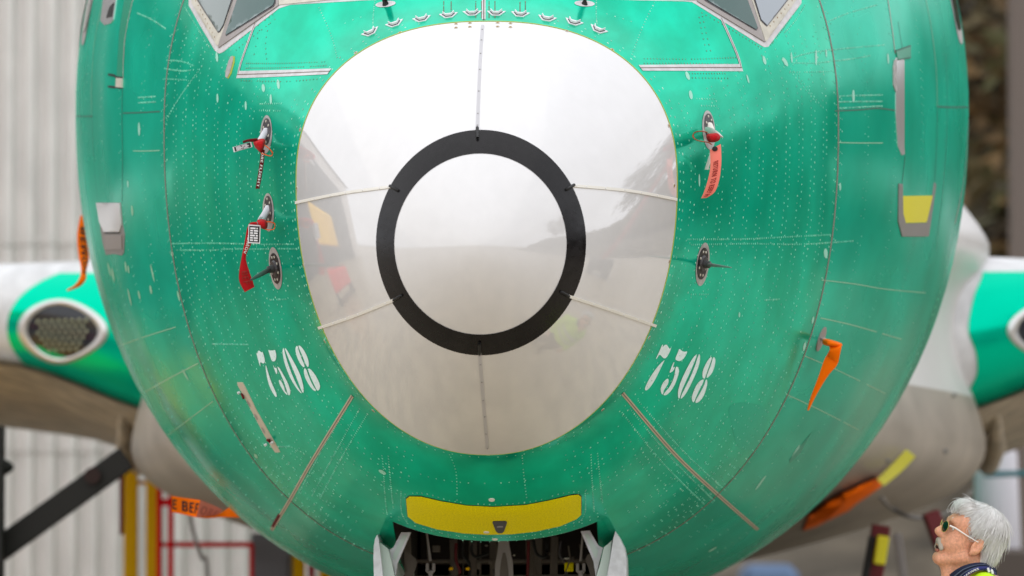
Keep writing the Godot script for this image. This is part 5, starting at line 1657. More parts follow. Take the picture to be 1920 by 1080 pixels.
func build_streamers():
	# upper left probe
	var d := 16.0 + on(499, 262).x
	var t := thing("probe_cover", "red cover with a hanging dark red streamer on the upper left probe", "probe cover", pt(495, 262, d - 0.1))
	sleeve("sleeve", [472, 266, 484, 261, 494, 259, 498, 263, 497, 272, 491, 288, 484, 283], d - 0.04, d - 0.22, M.red_cloth, t)
	loop_cord([496, 272, 505, 279, 511, 287, 508, 292.5, 500, 291, 490, 287], d - 0.2, 0.0035, M.orange_cord, t)
	cloth("streamer_fold", [[455, 264, 456, 269, d - 0.12], [463, 261.5, 464, 266, d - 0.15], [472, 260, 474, 266, d - 0.17], [483, 259, 484, 264, d - 0.18]], M.dark_red_cloth, t, 12)
	var f := cloth("streamer", [[489.5, 280, 496.5, 281, d - 0.17], [487.5, 300, 495, 302, d - 0.175], [484, 325, 491.5, 327, d - 0.17], [479, 354, 486.5, 354, d - 0.16]], M.dark_red_cloth, t)
	label_on(f, "ORE FLIGHT", 0.12, 0.94, 0.22, 0.8, M.print_white, t)
	tag_plate([438.5, 285.5, 436, 276, 470, 266.5, 473.5, 275.5], d - 0.14, t)
	# lower left probe
	var e := 16.0 + on(503, 405).x
	var t2 := thing("probe_cover", "red cover with long bright red streamer and square tag on lower left probe", "probe cover", pt(495, 410, e - 0.1))
	sleeve("sleeve", [480, 417, 484, 411, 493, 410.5, 502, 414, 502, 427, 497, 431, 487, 427], e - 0.04, e - 0.2, M.red_cloth, t2)
	loop_cord([500, 416, 508, 416.5, 515, 420, 514, 429, 506, 431, 498, 430], e - 0.18, 0.0035, M.orange_cord, t2)
	var f2 := cloth("streamer", [[481, 416, 484, 424, e - 0.17], [466, 421, 478, 424, e - 0.16], [458.5, 455, 471.5, 456, e - 0.15], [453.5, 480, 461, 481, e - 0.14], [448.5, 510, 467, 508, e - 0.13], [449, 528, 473, 524, e - 0.12], [459, 548, 477, 538, e - 0.11]], M.red_cloth, t2, 44)
	label_on(f2, "REMOV", 0.24, 0.47, 0.3, 0.85, M.print_white, t2)
	label_on(f2, "BEF", 0.66, 0.9, 0.25, 0.8, M.ink_red, t2)
	tag_plate([465, 455.5, 466, 421, 488.5, 422.5, 487.5, 457], e - 0.19, t2)
	# right probe
	var g := 16.0 + on(1328, 250).x
	var t3 := thing("probe_cover", "red cover with a pink streamer hanging from the right probe", "probe cover", pt(1335, 255, g - 0.1))
	sleeve("sleeve", [1323, 252, 1334, 250, 1346, 249, 1351, 256, 1350, 263, 1338, 268, 1326, 266], g - 0.05, g - 0.2, M.red_cloth, t3)
	cloth("wrap", [[1322, 238, 1322, 247, g - 0.03], [1332, 239, 1334, 251, g - 0.08], [1345, 246, 1346, 256, g - 0.12], [1355.5, 256, 1356, 258, g - 0.13]], M.white_cloth, t3, 12)
	loop_cord([1326, 248, 1312, 246, 1302, 249, 1299.5, 256, 1305, 262, 1315, 265, 1328, 267, 1334, 271], g - 0.18, 0.0036, mat("loop_brown", 0.33, 0.06, 0.012, 0.6), t3)
	cloth("white_tab", [[1331, 286, 1337, 286, g - 0.1], [1326, 302, 1333, 302, g - 0.09], [1321, 318, 1328, 318.5, g - 0.08]], M.white_cloth, t3, 10)
	var f3 := cloth("streamer", [[1331, 281, 1351.5, 270, g - 0.17], [1332, 300, 1352.5, 290, g - 0.175], [1331, 320, 1352, 313, g - 0.175], [1325, 345, 1348, 340, g - 0.17], [1319, 362, 1340, 360, g - 0.165], [1314.5, 372, 1325, 371, g - 0.16]], M.pink_cloth, t3, 40)
	label_on(f3, "RETURN TO R3BE1 B1U", 0.27, 0.95, 0.28, 0.72, M.ink_red, t3)
	var gs := new_st(); disc(gs, Transform3D(Basis(), pt(1340.5, 279, g - 0.178)), 0.0098, 0.0085, 0.004, 16); obj("grommet", done(gs), M.black_rubber, t3)
	# orange streamer on the right temperature probe
	var h := 16.0 + on(1540, 635).x
	var t4 := thing("probe_cover", "orange cover with a long pointed streamer on the probe low on the right side", "probe cover", pt(1545, 640, h - 0.1))
	var hs := new_st(); tube(hs, [pt(1536, 634.5, h), pt(1546, 637, h - 0.06)], 0.0075, 10); obj("collar", done(hs), M.bright_metal, t4)
	sleeve("sleeve", [1542, 634, 1560, 637, 1577, 643, 1581, 648, 1572, 652, 1556, 650, 1541, 646], h - 0.05, h - 0.16, M.orange_cloth, t4)
	cloth("streamer_fold", [[1554, 645, 1578, 643, h - 0.12], [1556, 657, 1577, 652, h - 0.15], [1553, 668, 1572, 680, h - 0.13]], M.orange_cloth, t4, 14)
	var f4 := cloth("streamer", [[1560, 648, 1578, 651, h - 0.11], [1552, 663, 1573, 672, h - 0.12], [1545, 676, 1568.5, 686, h - 0.12], [1534, 708, 1553, 704, h - 0.11], [1521, 742, 1531, 740, h - 0.09], [1513, 769, 1516.5, 770, h - 0.08]], M.orange_cloth, t4, 36)
	label_on(f4, "RE", 0.12, 0.27, 0.12, 0.85, M.ink, t4)
	# orange streamer behind the left flank
	var d5 := 22.3
	var t5 := thing("streamer", "orange warning streamer hanging beside the left flank above the wing", "streamer", pt(153, 410, d5))
	var f5 := cloth("ribbon", [[151, 404, 158, 404, d5], [144.5, 441, 162, 445, d5], [147, 478, 167, 482, d5], [152, 506, 162, 508, d5 - 0.03], [148, 524, 161, 524, d5 - 0.05], [138, 536, 150, 537, d5 - 0.04], [125, 543, 127, 546, d5 - 0.02]], M.orange_cloth, t5, 40)
	label_on(f5, "REMOVE", 0.1, 0.55, 0.9, 0.3, M.ink, t5)
	# orange tape under the left belly
	var d6 := 20.6
	var t6 := thing("warning_tape", "orange warning tape with black letters twisting under the left belly", "warning tape", pt(460, 968, d6))
	var f6 := cloth("tape", [[322, 960, 322, 929.5, d6], [350, 966, 350, 934, d6], [368, 970, 376, 937.5, d6 - 0.02]], M.orange_cloth, t6, 16)
	var f7 := cloth("tape", [[368, 970, 376, 937.5, d6 - 0.02], [387, 972, 400, 947, d6 + 0.01], [405, 971, 418, 956, d6 + 0.03]], M.pink_cloth, t6, 14)
	cloth("tape", [[372, 971, 376, 969, d6 - 0.01], [395, 971, 405, 966, d6 + 0.01], [418, 970, 424, 955, d6 + 0.02], [440, 970, 438, 948, d6 + 0.01], [480, 972, 470, 958, d6]], M.orange_cloth, t6, 24)
	label_on(f6, "E BEF", 0.03, 0.97, 0.2, 0.8, M.ink, t6)
	label_on(f7, "ORE", 0.15, 0.85, 0.2, 0.72, mat("ink_faint", 0.62, 0.13, 0.1, 0.6), t6)
	# orange intake cover with its yellow strap, on the right belly fairing
	var o := plane_inv * EYE
	var fair := func(px: float, py: float) -> float:
		# distance along the bearing to the belly fairing
		var best := 27.0
		var dir := plane_inv.basis * bearing(px, py)
		var dd := 24.0
		while dd < 31.0:
			var p := o + dir * dd
			var s := -p.z
			if s > 8.7:
				# inside the fairing section?
				var poly := PackedVector2Array()
				for k in 73: 
					var q := fair_pt(s, k / 72.0); poly.append(Vector2(q.x, q.y))
				if Geometry2D.is_point_in_polygon(Vector2(p.x, p.y), poly): return dd - 0.05
			dd += 0.1
		return best
	var out := [1508, 994, 1520, 966, 1550, 944, 1580, 926, 1615, 909, 1643, 898, 1653, 904, 1650, 914, 1623, 933, 1606, 944, 1590, 958, 1560, 972, 1533, 986]
	var poly := dense(v2(out), 12.0)
	var mid := Vector2(1582, 944)
	var dist := []
	for v in poly: dist.append(fair.call(v.x, v.y))
	var dm: float = fair.call(mid.x, mid.y)
	var t7 := thing("intake_cover", "puffy orange cloth cover over the air intake on the right belly fairing", "intake cover", pt(1582, 985, dm))
	var cv := new_st(); cv.set_smooth_group(0)
	var levels := [[1.0, 0.05], [0.98, -0.16], [0.78, -0.28], [0.4, -0.34], [0.0, -0.36]]
	for li in levels.size() - 1:
		for k in poly.size():
			var k2 := (k + 1) % poly.size()
			var q := []
			for en in [[li, k], [li, k2], [li + 1, k2], [li + 1, k]]:
				var v: Vector2 = mid + (poly[en[1]] - mid) * levels[en[0]][0] * 1.04
				var dd: float = fair.call(v.x, v.y) + levels[en[0]][1] + 0.012 * sin(v.x * 0.22 + v.y * 0.31)
				q.append(pt(v.x, v.y, dd))
			quad(cv, q[0], q[1], q[2], q[3], Vector3(0, 0, 1))
	obj("cloth", done(cv), M.orange_cloth, t7)
	var sm := []
	for q in [[1652, 932], [1672, 952], [1700, 967], [1735, 971], [1775, 962], [1805, 940], [1822, 918]]:
		sm.append(pt(q[0], q[1], fair.call(q[0], q[1]) - 0.004))
	var smt := new_st(); tube(smt, curve(sm, 4), 0.014, 6)
	obj("fairing_seam", done(smt), M.dull_metal, aircraft)
	for q in [[1787, 742], [1770, 848], [1662, 866]]:
		var fd := new_st(); tube(fd, [pt(q[0], q[1], fair.call(q[0], q[1]) - 0.004), pt(q[0] + 6, q[1] - 3, fair.call(q[0], q[1]) - 0.004)], 0.012, 8)
		obj("drain_port", done(fd), M.dull_metal, aircraft)
	var sd: float = fair.call(1650, 905); var sd2: float = fair.call(1708, 850)
	var t8 := thing("strap", "yellow strap running up the fairing from the orange intake cover", "strap", pt(1650, 905, sd))
	var mids: float = fair.call(1680, 878)
	cloth("webbing", [[1644, 899, 1657, 911, sd - 0.36], [1674, 869, 1690, 884, mids - 0.22], [1699, 842, 1717, 856, sd2 - 0.14]], M.strap_yellow, t8, 14)

# ------------------------------------------------------------------ the man: one field of distances, meshed with surface nets
# shapes: ["c", a, b, ra, rb] tapered capsule, ["e", centre, radii, basis] ellipsoid; a leading "-" cuts
func field(shapes: Array, k: float, p: Vector3) -> float:
	var d := 1e9
	for s in shapes:
		var e: float
		var kind: String = s[0]
		if kind == "c" or kind == "-c":
			var ba: Vector3 = s[2] - s[1]
			var h := clampf((p - s[1]).dot(ba) / ba.length_squared(), 0.0, 1.0)
			e = p.distance_to(s[1] + ba * h) - lerpf(s[3], s[4], h)
		else:
			var q: Vector3 = p - s[1]
			if s.size() > 3: q = q * s[3]
			var r: Vector3 = s[2]
			var k0 := (q / r).length()
			var k1 := (q / (r * r)).length()
			e = k0 * (k0 - 1.0) / maxf(k1, 1e-6)
		if kind.begins_with("-"):
			var h2 := clampf(0.5 - 0.5 * (d + e) / k, 0.0, 1.0)
			d = lerpf(d, -e, h2) + k * h2 * (1.0 - h2)
		else:
			var h3 := clampf(0.5 + 0.5 * (e - d) / k, 0.0, 1.0) if d < 1e8 else 1.0
			d = lerpf(d, e, 1.0 - h3) - k * h3 * (1.0 - h3) if d < 1e8 else e
	return d

func net(st: SurfaceTool, shapes: Array, k: float, cell: float, xf := Transform3D(), clip = null):
	var lo := Vector3.ONE * 1e9; var hi := -lo
	for s in shapes:
		if s[0].begins_with("-"): continue
		if s[0] == "c":
			for en in [[s[1], s[3]], [s[2], s[4]]]:
				lo = lo.min(en[0] - Vector3.ONE * en[1]); hi = hi.max(en[0] + Vector3.ONE * en[1])
		else:
			var m: float = maxf(s[2].x, maxf(s[2].y, s[2].z))
			lo = lo.min(s[1] - Vector3.ONE * m); hi = hi.max(s[1] + Vector3.ONE * m)
	lo -= Vector3.ONE * cell * 2.5; hi += Vector3.ONE * cell * 2.5
	var B := 4
	var nb := Vector3i(((hi - lo) / (cell * B)).ceil())
	var n := nb * B + Vector3i.ONE
	var val := PackedFloat32Array(); val.resize(n.x * n.y * n.z); val.fill(1e6)
	var active := []
	var reach := cell * B * 0.87 + k * 0.3 + cell * 2.0
	for bx in nb.x:
		for by in nb.y:
			for bz in nb.z:
				var c := lo + (Vector3(bx, by, bz) + Vector3.ONE * 0.5) * cell * B
				if absf(field(shapes, k, c)) < reach * 1.9:
					active.append(Vector3i(bx, by, bz) * B)
	for b in active:
		for x in range(b.x, b.x + B + 1):
			for y in range(b.y, b.y + B + 1):
				for z in range(b.z, b.z + B + 1):
					var i: int = (x * n.y + y) * n.z + z
					if val[i] > 1e5: val[i] = field(shapes, k, lo + Vector3(x, y, z) * cell)
	var vert := {}
	var offs := [Vector3i(0, 0, 0), Vector3i(0, 0, 1), Vector3i(0, 1, 0), Vector3i(0, 1, 1), Vector3i(1, 0, 0), Vector3i(1, 0, 1), Vector3i(1, 1, 0), Vector3i(1, 1, 1)]
	var edges := [[0, 1], [2, 3], [4, 5], [6, 7], [0, 2], [1, 3], [4, 6], [5, 7], [0, 4], [1, 5], [2, 6], [3, 7]]
	for b in active:
		for x in range(b.x, b.x + B):
			for y in range(b.y, b.y + B):
				for z in range(b.z, b.z + B):
					var v := []; var neg := 0
					for o in offs:
						var w := val[((x + o.x) * n.y + y + o.y) * n.z + z + o.z]
						v.append(w)
						if w < 0: neg += 1
					if neg == 0 or neg == 8: continue
					var sum := Vector3.ZERO; var cnt := 0
					for e in edges:
						if (v[e[0]] < 0) != (v[e[1]] < 0):
							sum += Vector3(offs[e[0]]).lerp(Vector3(offs[e[1]]), v[e[0]] / (v[e[0]] - v[e[1]])); cnt += 1
					vert[Vector3i(x, y, z)] = lo + (Vector3(x, y, z) + sum / cnt) * cell
	st.set_smooth_group(0)
	for c in vert:
		for ax in 3:
			var u := Vector3i.ZERO; u[(ax + 1) % 3] = 1
			var w := Vector3i.ZERO; w[(ax + 2) % 3] = 1
			var e := Vector3i.ZERO; e[ax] = 1
			if not (vert.has(c - u) and vert.has(c - w) and vert.has(c - u - w)): continue
			var f0 := val[(c.x * n.y + c.y) * n.z + c.z]
			var c1: Vector3i = c + e
			var f1 := val[(c1.x * n.y + c1.y) * n.z + c1.z]
			if (f0 < 0) == (f1 < 0): continue
			var q := [vert[c], vert[c - u], vert[c - u - w], vert[c - w]]
			if clip != null:
				for m in 4: q[m] = clip.call(q[m])
			for m in ([0, 3, 2, 0, 2, 1] if f0 < 0 else [0, 1, 2, 0, 2, 3]): st.add_vertex(xf * q[m])

func build_person():
	var dist := 17.22
	var fwd := Vector3(-cos(0.42) * cos(0.16), sin(0.42), cos(0.42) * sin(0.16)).normalized()
	var zz := (Vector3(0, 0, -1) - fwd * Vector3(0, 0, -1).dot(fwd)).normalized()
	var hb := Basis(fwd, zz.cross(fwd), zz)
	var ear := pt(1829, 1029, dist - 0.075)
	var O := ear - hb * Vector3(-0.012, -0.02, -0.074)
	var H := Transform3D(hb, O)
	var base := Vector3(O.x + 0.06, 0, O.z)
	var man := thing("person", "white haired man in a yellow hi-vis jacket looking up at the aircraft", "person", base)
	# ---- head
	var head := [
		["e", Vector3(-0.008, 0.044, 0), Vector3(0.094, 0.078, 0.072)],
		["e", Vector3(0.032, -0.012, 0), Vector3(0.066, 0.088, 0.062)],
		["c", Vector3(0.05, 0.045, -0.03), Vector3(0.05, 0.045, 0.03), 0.038, 0.038],
		["c", Vector3(0.084, 0.036, -0.028), Vector3(0.084, 0.036, 0.028), 0.014, 0.014],
		["c", Vector3(0.0, -0.06, -0.047), Vector3(0.066, -0.098, -0.018), 0.022, 0.019],
		["c", Vector3(0.0, -0.06, 0.047), Vector3(0.066, -0.098, 0.018), 0.022, 0.019],
		["c", Vector3(0.074, -0.097, -0.01), Vector3(0.074, -0.097, 0.01), 0.021, 0.021],
		["e", Vector3(0.055, -0.035, -0.03), Vector3(0.034, 0.032, 0.026)],
		["e", Vector3(0.055, -0.035, 0.03), Vector3(0.034, 0.032, 0.026)],
		["c", Vector3(0.086, -0.052, -0.012), Vector3(0.086, -0.052, 0.012), 0.016, 0.016],
		["-e", Vector3(0.098, 0.012, -0.033), Vector3(0.018, 0.013, 0.019)],
		["-e", Vector3(0.098, 0.012, 0.033), Vector3(0.018, 0.013, 0.019)],
		["c", Vector3(0.092, 0.022, 0), Vector3(0.116, -0.014, 0), 0.009, 0.0125],
		["c", Vector3(0.104, -0.019, -0.011), Vector3(0.104, -0.019, 0.011), 0.0095, 0.0095],
		["c", Vector3(-0.03, -0.075, 0), Vector3(-0.075, -0.165, 0), 0.060, 0.060],
		["c", Vector3(0.04, -0.098, 0), Vector3(0.0, -0.15, 0), 0.028, 0.036],
	]
	var body := new_st()
	net(body, head, 0.016, 0.0042, H)
	for s in [-1.0, 1.0]:
		var er := [["e", Vector3(-0.014, -0.012, s * 0.079), Vector3(0.019, 0.033, 0.0085), Basis(Vector3.BACK, 0.2)], ["-e", Vector3(-0.010, -0.008, s * 0.086), Vector3(0.010, 0.019, 0.006), Basis(Vector3.BACK, 0.2)], ["c", Vector3(-0.004, -0.04, s * 0.076), Vector3(-0.008, -0.03, s * 0.08), 0.007, 0.008], ["c", Vector3(-0.002, -0.012, s * 0.078), Vector3(0.0, -0.018, s * 0.079), 0.004, 0.004]]
		net(body, er, 0.005, 0.0022, H)
	# ---- trunk and limbs in world metres, facing along -x
	var N := O + Vector3(0.078, -0.19, 0)
	var sh := O.y - 0.255
	var cx := N.x + 0.035
	var zc := O.z
	var L := func(x: float, y: float, z: float) -> Vector3: return Vector3(cx + x, y, zc + z)
	var hip := 0.92
	var core := [
		["c", N + Vector3(0.0, 0.02, 0), L.call(0.01, sh - 0.12, 0), 0.055, 0.075],
		["e", L.call(0, sh - 0.16, 0), Vector3(0.115, 0.2, 0.155)], ["e", L.call(-0.02, 1.06, 0), Vector3(0.115, 0.16, 0.15)], ["e", L.call(0.01, hip, 0), Vector3(0.115, 0.12, 0.16)]]
	var limbs := []
	for s in [-1.0, 1.0]:
		core.append(["c", L.call(0.01, sh, s * 0.06), L.call(0.015, sh - 0.045, s * 0.185), 0.055, 0.06])
		limbs.append(["c", L.call(0.015, sh - 0.045, s * 0.19), L.call(0.04, sh - 0.33, s * 0.235), 0.05, 0.04])
		limbs.append(["c", L.call(0.04, sh - 0.33, s * 0.235), L.call(-0.05, sh - 0.57, s * 0.225), 0.04, 0.027])
		core.append(["c", L.call(0.01, hip - 0.04, s * 0.085), L.call(-0.01, 0.49, s * 0.10), 0.085, 0.058])
		core.append(["c", L.call(-0.01, 0.49, s * 0.10), L.call(0.015, 0.09, s * 0.105), 0.056, 0.038])
		core.append(["c", L.call(0.03, 0.045, s * 0.105), L.call(-0.16, 0.035, s * 0.12), 0.034, 0.03])
	net(body, core + limbs, 0.03, 0.016)
	for s in [-1.0, 1.0]:
		var w: Vector3 = L.call(-0.05, sh - 0.57, s * 0.225)
		var hand := [["c", w, w + Vector3(-0.012, -0.04, 0), 0.026, 0.027], ["e", w + Vector3(-0.02, -0.075, 0), Vector3(0.036, 0.048, 0.017)]]
		for k in 4:
			var fx := -0.046 + 0.019 * k
			var ln: float = [0.068, 0.078, 0.072, 0.056][k]
			var a := w + Vector3(fx, -0.105 + 0.004 * absf(k - 1.5), 0)
			var b := a + Vector3(-0.006, -ln * 0.55, -s * 0.006); var c := b + Vector3(0.003, -ln * 0.5, -s * 0.022)
			hand.append(["c", a, b, 0.0088, 0.0082]); hand.append(["c", b, c, 0.008, 0.0068])
		var t0 := w + Vector3(-0.045, -0.05, -s * 0.006)
		hand.append(["c", t0, t0 + Vector3(-0.026, -0.03, -s * 0.014), 0.012, 0.010]); hand.append(["c", t0 + Vector3(-0.026, -0.03, -s * 0.014), t0 + Vector3(-0.03, -0.058, -s * 0.02), 0.0095, 0.008])
		net(body, hand, 0.006, 0.005)
	obj("body", done(body), M.skin, man)
	# ---- clothes
	var jk := new_st()
	var jacket := []
	for c in core.slice(0, 4): jacket.append(c.duplicate(true))
	jacket[0] = ["c", N + Vector3(0.03, -0.035, 0), L.call(0, sh - 0.08, 0), 0.085, 0.12]
	for k in range(1, 4): jacket[k][2] = jacket[k][2] + Vector3(0.035, 0.02, 0.03)
	var nape := pt(1840, 1097, dist)
	jacket.append(["c", nape + Vector3(0, 0, -0.10), nape + Vector3(0.0, -0.004, 0.10), 0.05, 0.05])
	jacket.append(["c", nape + Vector3(-0.02, -0.03, 0), L.call(0, sh - 0.05, 0), 0.08, 0.11])
	for s in [-1.0, 1.0]:
		jacket.append(["c", N + Vector3(0.03, -0.025, s * 0.05), L.call(0.015, sh - 0.045, s * 0.185), 0.062, 0.082])
		jacket.append(["c", L.call(0.015, sh - 0.045, s * 0.19), L.call(0.04, sh - 0.33, s * 0.24), 0.078, 0.064])
		jacket.append(["c", L.call(0.04, sh - 0.33, s * 0.24), L.call(-0.04, sh - 0.54, s * 0.228), 0.062, 0.048])
	net(jk, jacket, 0.035, 0.014, Transform3D(), func(p): return Vector3(p.x, maxf(p.y, hip - 0.08), p.z))
	obj("jacket", done(jk), M.hi_vis, man)
	for y in [1.08, 1.22]:
		var tp := new_st()
		tube(tp, [L.call(-0.01, y - 0.025, 0), L.call(-0.01, y + 0.025, 0)], 0.213, 30)
		var tm := obj("reflective_band", done(tp), M.reflective_tape, man)
		tm.transform = tm.transform * Transform3D(Basis.from_scale(Vector3(0.80, 1, 0.97)), Vector3.ZERO).translated(Vector3(cx * 0.2, 0, zc * 0.03))
	var tr := new_st()
	var legs := [["e", L.call(0.01, hip, 0), Vector3(0.135, 0.13, 0.178)]]
	for s in [-1.0, 1.0]:
		legs.append(["c", L.call(0.01, hip - 0.04, s * 0.088), L.call(-0.01, 0.49, s * 0.10), 0.103, 0.078])
		legs.append(["c", L.call(-0.01, 0.49, s * 0.10), L.call(0.015, 0.11, s * 0.105), 0.076, 0.064])
	net(tr, legs, 0.03, 0.018)
	obj("trousers", done(tr), M.trousers, man)
	for s in [-1.0, 1.0]:
		var so := new_st()
		net(so, [["c", L.call(0.035, 0.055, s * 0.105), L.call(-0.17, 0.05, s * 0.122), 0.053, 0.047], ["c", L.call(0.03, 0.1, s * 0.105), L.call(0.02, 0.15, s * 0.105), 0.056, 0.052]], 0.03, 0.013, Transform3D(), func(p): return Vector3(p.x, maxf(p.y, 0.003), p.z))
		obj("shoe", done(so), M.stand_black, man)
	# collar of the shirt and the lanyard under it
	var near := [[1772, 1086, 1790, 1106], [1783, 1075, 1800, 1093], [1800, 1063.5, 1814, 1079], [1818, 1057, 1828, 1071], [1836, 1054.5, 1842, 1067], [1853, 1057, 1857, 1068], [1867, 1066, 1869, 1078]]
	var rows := []
	for k in near.size(): rows.append([near[k][0], near[k][1], near[k][2], near[k][3], dist - 0.083 * sin(PI * (k + 0.4) / 6.8), dist - 0.10 * sin(PI * (k + 0.4) / 6.8)])
	cloth("collar", rows, M.navy, man, 30)
	var far := []
	for k in near.size(): far.append([near[k][0] + 2, near[k][1] + 3, near[k][2], near[k][3], dist + 0.083 * sin(PI * (k + 0.4) / 6.8), dist + 0.10 * sin(PI * (k + 0.4) / 6.8)])
	cloth("collar", far, M.navy, man, 30)
	for e in [0.3, 0.6]:
		var ss := []
		for r in rows:
			ss.append([lerpf(r[0], r[2], e), lerpf(r[1], r[3], e), lerpf(r[0], r[2], e + 0.1), lerpf(r[1], r[3], e + 0.1), lerpf(r[4], r[5], e) - 0.006])
		cloth("collar_stripe", ss, M.navy_stripe, man, 30)
	var ly := []
	for k in range(1, 7):
		var r: Array = rows[k]
		ly.append([r[2] - 2.5, r[3] - 5, r[2], r[3] + 1.5, r[5] - 0.012])
	var lf := cloth("lanyard", ly, M.lanyard, man, 20)
	label_on(lf, "HAWKS", 0.14, 0.52, 0.8, 0.25, M.print_white, man)
	for q in [[1851, 1064, 1856, 1062, 1852, 1074], [1857, 1068, 1864, 1067, 1863, 1076]]:
		var cs := new_st(); box(cs, Transform3D(Basis(Vector3.BACK, 0.3), pt((q[0] + q[2]) * 0.5, (q[1] + q[5]) * 0.5, dist - 0.1)), Vector3(0.008, 0.017, 0.006), 0.002)
		obj("clip", done(cs), M.tag_white, man)
	# ---- face details
	for s in [-1.0, 1.0]:
		var ey := new_st(); net(ey, [["e", Vector3(0.070, 0.012, s * 0.031), Vector3(0.0115, 0.0115, 0.0115)]], 0.01, 0.004, H); obj("eye", done(ey), M.eye_white, man)
		var br := new_st(); tube(br, [H * Vector3(0.094, 0.04, s * 0.014), H * Vector3(0.092, 0.045, s * 0.032), H * Vector3(0.078, 0.04, s * 0.05)], [0.004, 0.005, 0.002], 8); obj("eyebrow", done(br), M.hair_shade, man)
	var mo := new_st(); net(mo, [["e", Vector3(0.0935, -0.065, 0), Vector3(0.008, 0.007, 0.020)]], 0.01, 0.0026, H); obj("mouth", done(mo), M.mouth_dark, man)
	var lp_ := new_st(); net(lp_, [["c", Vector3(0.092, -0.076, -0.012), Vector3(0.092, -0.076, 0.012), 0.006, 0.006]], 0.01, 0.003, H); obj("lip", done(lp_), M.lip, man)
	var mu := new_st()
	net(mu, [["c", Vector3(0.099, -0.041, -0.006), Vector3(0.089, -0.066, -0.036), 0.0095, 0.0085], ["c", Vector3(0.099, -0.041, 0.006), Vector3(0.089, -0.066, 0.036), 0.0095, 0.0085], ["c", Vector3(0.097, -0.043, -0.01), Vector3(0.097, -0.043, 0.01), 0.009, 0.009]], 0.008, 0.003, H)
	var mr := RandomNumberGenerator.new(); mr.seed = 5
	for k in 60:
		var z := mr.randf_range(-0.036, 0.036)
		var a := Vector3(0.106 - absf(z) * 0.5, -0.040 - absf(z) * 0.35, z)
		tube(mu, [H * a, H * (a + Vector3(0.002, -0.014, z * 0.15))], [0.0011, 0.0005], 4)
	obj("moustache", done(mu), M.moustache_hair, man)
	# sunglasses: two green lenses, a gold bridge, a white temple
	var gl := Node3D.new(); gl.name = "sunglasses"; man.add_child(gl)
	for s in [-1.0, 1.0]:
		var c := H * Vector3(0.108, 0.008, s * 0.033)
		var turn := hb * Basis(Vector3.UP, -s * 0.30) * Basis(Vector3.BACK, -0.12)
		var fr := Transform3D(Basis(turn * Vector3(0, 0, -1), turn * Vector3(0, 1, 0), turn * Vector3(1, 0, 0)), c)
		var ls := new_st(); disc(ls, fr, 0.0225, 0.0185, 0.0012, 24, 1.0); obj("lens", done(ls), M.lens_green, gl)
		var rs := new_st(); var rp := []
		for k in 25: rp.append(fr * Vector3(cos(k * TAU_ / 24) * 0.0232, sin(k * TAU_ / 24) * 0.0192, 0.0))
		tube(rs, rp, 0.0010, 6); obj("rim", done(rs), M.gold, gl)
		var ts := new_st()
		tube(ts, [H * Vector3(0.098, 0.016, s * 0.055), H * Vector3(0.08, 0.016, s * 0.066), H * Vector3(0.03, 0.008, s * 0.077), H * Vector3(-0.01, 0.004, s * 0.083)], [0.0035, 0.003, 0.0022, 0.0018], 8)
		obj("temple", done(ts), M.temple_white, gl)
	var bs := new_st(); tube(bs, [H * Vector3(0.11, 0.014, -0.014), H * Vector3(0.116, 0.018, 0), H * Vector3(0.11, 0.014, 0.014)], 0.0012, 6); obj("bridge", done(bs), M.gold, gl)
	# ---- hair: a mass that leaves the face free, and strands laid over it
	var mass := [["e", Vector3(-0.018, 0.048, 0), Vector3(0.098, 0.086, 0.084)], ["e", Vector3(-0.066, -0.01, 0), Vector3(0.046, 0.095, 0.066)], ["c", Vector3(0.062, 0.088, -0.03), Vector3(0.062, 0.088, 0.03), 0.032, 0.032], ["-e", Vector3(0.095, -0.014, 0), Vector3(0.088, 0.082, 0.16)], ["-e", Vector3(0.0, -0.05, 0), Vector3(0.047, 0.072, 0.16)]]
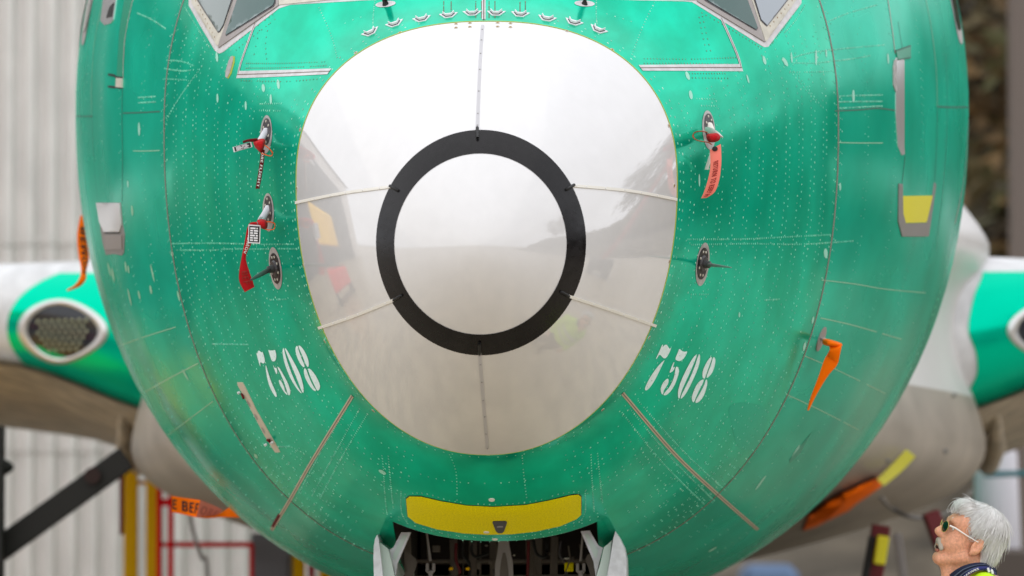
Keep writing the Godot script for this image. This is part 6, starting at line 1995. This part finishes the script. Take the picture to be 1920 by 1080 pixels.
	var hr := new_st()
	net(hr, mass, 0.014, 0.0055, H)
	obj("hair", done(hr), M.hair_shade, man)
	var rg := RandomNumberGenerator.new(); rg.seed = 77
	var strands := new_st()
	var whorl := Vector3(-0.04, 0.14, 0)
	var made := 0; var tries := 0
	while made < 1900 and tries < 16000:
		tries += 1
		var dir := Vector3(rg.randfn(), rg.randfn(), rg.randfn()).normalized()
		var o := Vector3(-0.03, 0.055, 0)
		# walk out to the surface of the mass
		var r := 0.05
		while r < 0.16 and field(mass, 0.014, o + dir * r) < 0.0: r += 0.004
		var p := o + dir * r
		if p.y < -0.08 or field(mass, 0.014, p) > 0.006 or r <= 0.06: continue
		if pow((p.x - 0.095) / 0.098, 2) + pow((p.y + 0.014) / 0.092, 2) < 1.0 or pow(p.x / 0.056, 2) + pow((p.y + 0.05) / 0.082, 2) < 1.0: continue
		var pts := [p]; var step := rg.randf_range(0.010, 0.017)
		var lift := rg.randf_range(0.0, 0.0016) if rg.randf() < 0.9 else rg.randf_range(0.002, 0.005)
		var q := p
		for k in 5:
			var e := 0.003
			var g := Vector3(field(mass, 0.014, q + Vector3(e, 0, 0)) - field(mass, 0.014, q - Vector3(e, 0, 0)), field(mass, 0.014, q + Vector3(0, e, 0)) - field(mass, 0.014, q - Vector3(0, e, 0)), field(mass, 0.014, q + Vector3(0, 0, e)) - field(mass, 0.014, q - Vector3(0, 0, e))).normalized()
			var flow := (q - whorl) + Vector3(0.0, -0.09, 0) + Vector3(rg.randfn(), rg.randfn(), rg.randfn()) * 0.012
			if q.x > 0.02: flow += Vector3(0.05, 0.02, 0)
			flow = (flow - g * flow.dot(g)).normalized()
			q = q + flow * step
			q -= g * (field(mass, 0.014, q) - 0.0015 - lift * (k + 1))
			pts.append(q)
		for k in pts.size(): pts[k] = H * pts[k]
		tube(strands, pts, [0.0006, 0.0010, 0.0010, 0.0009, 0.0006, 0.0002], 3)
		made += 1
	obj("hair_strands", done(strands), M.hair, man).set_meta("kind", "stuff")
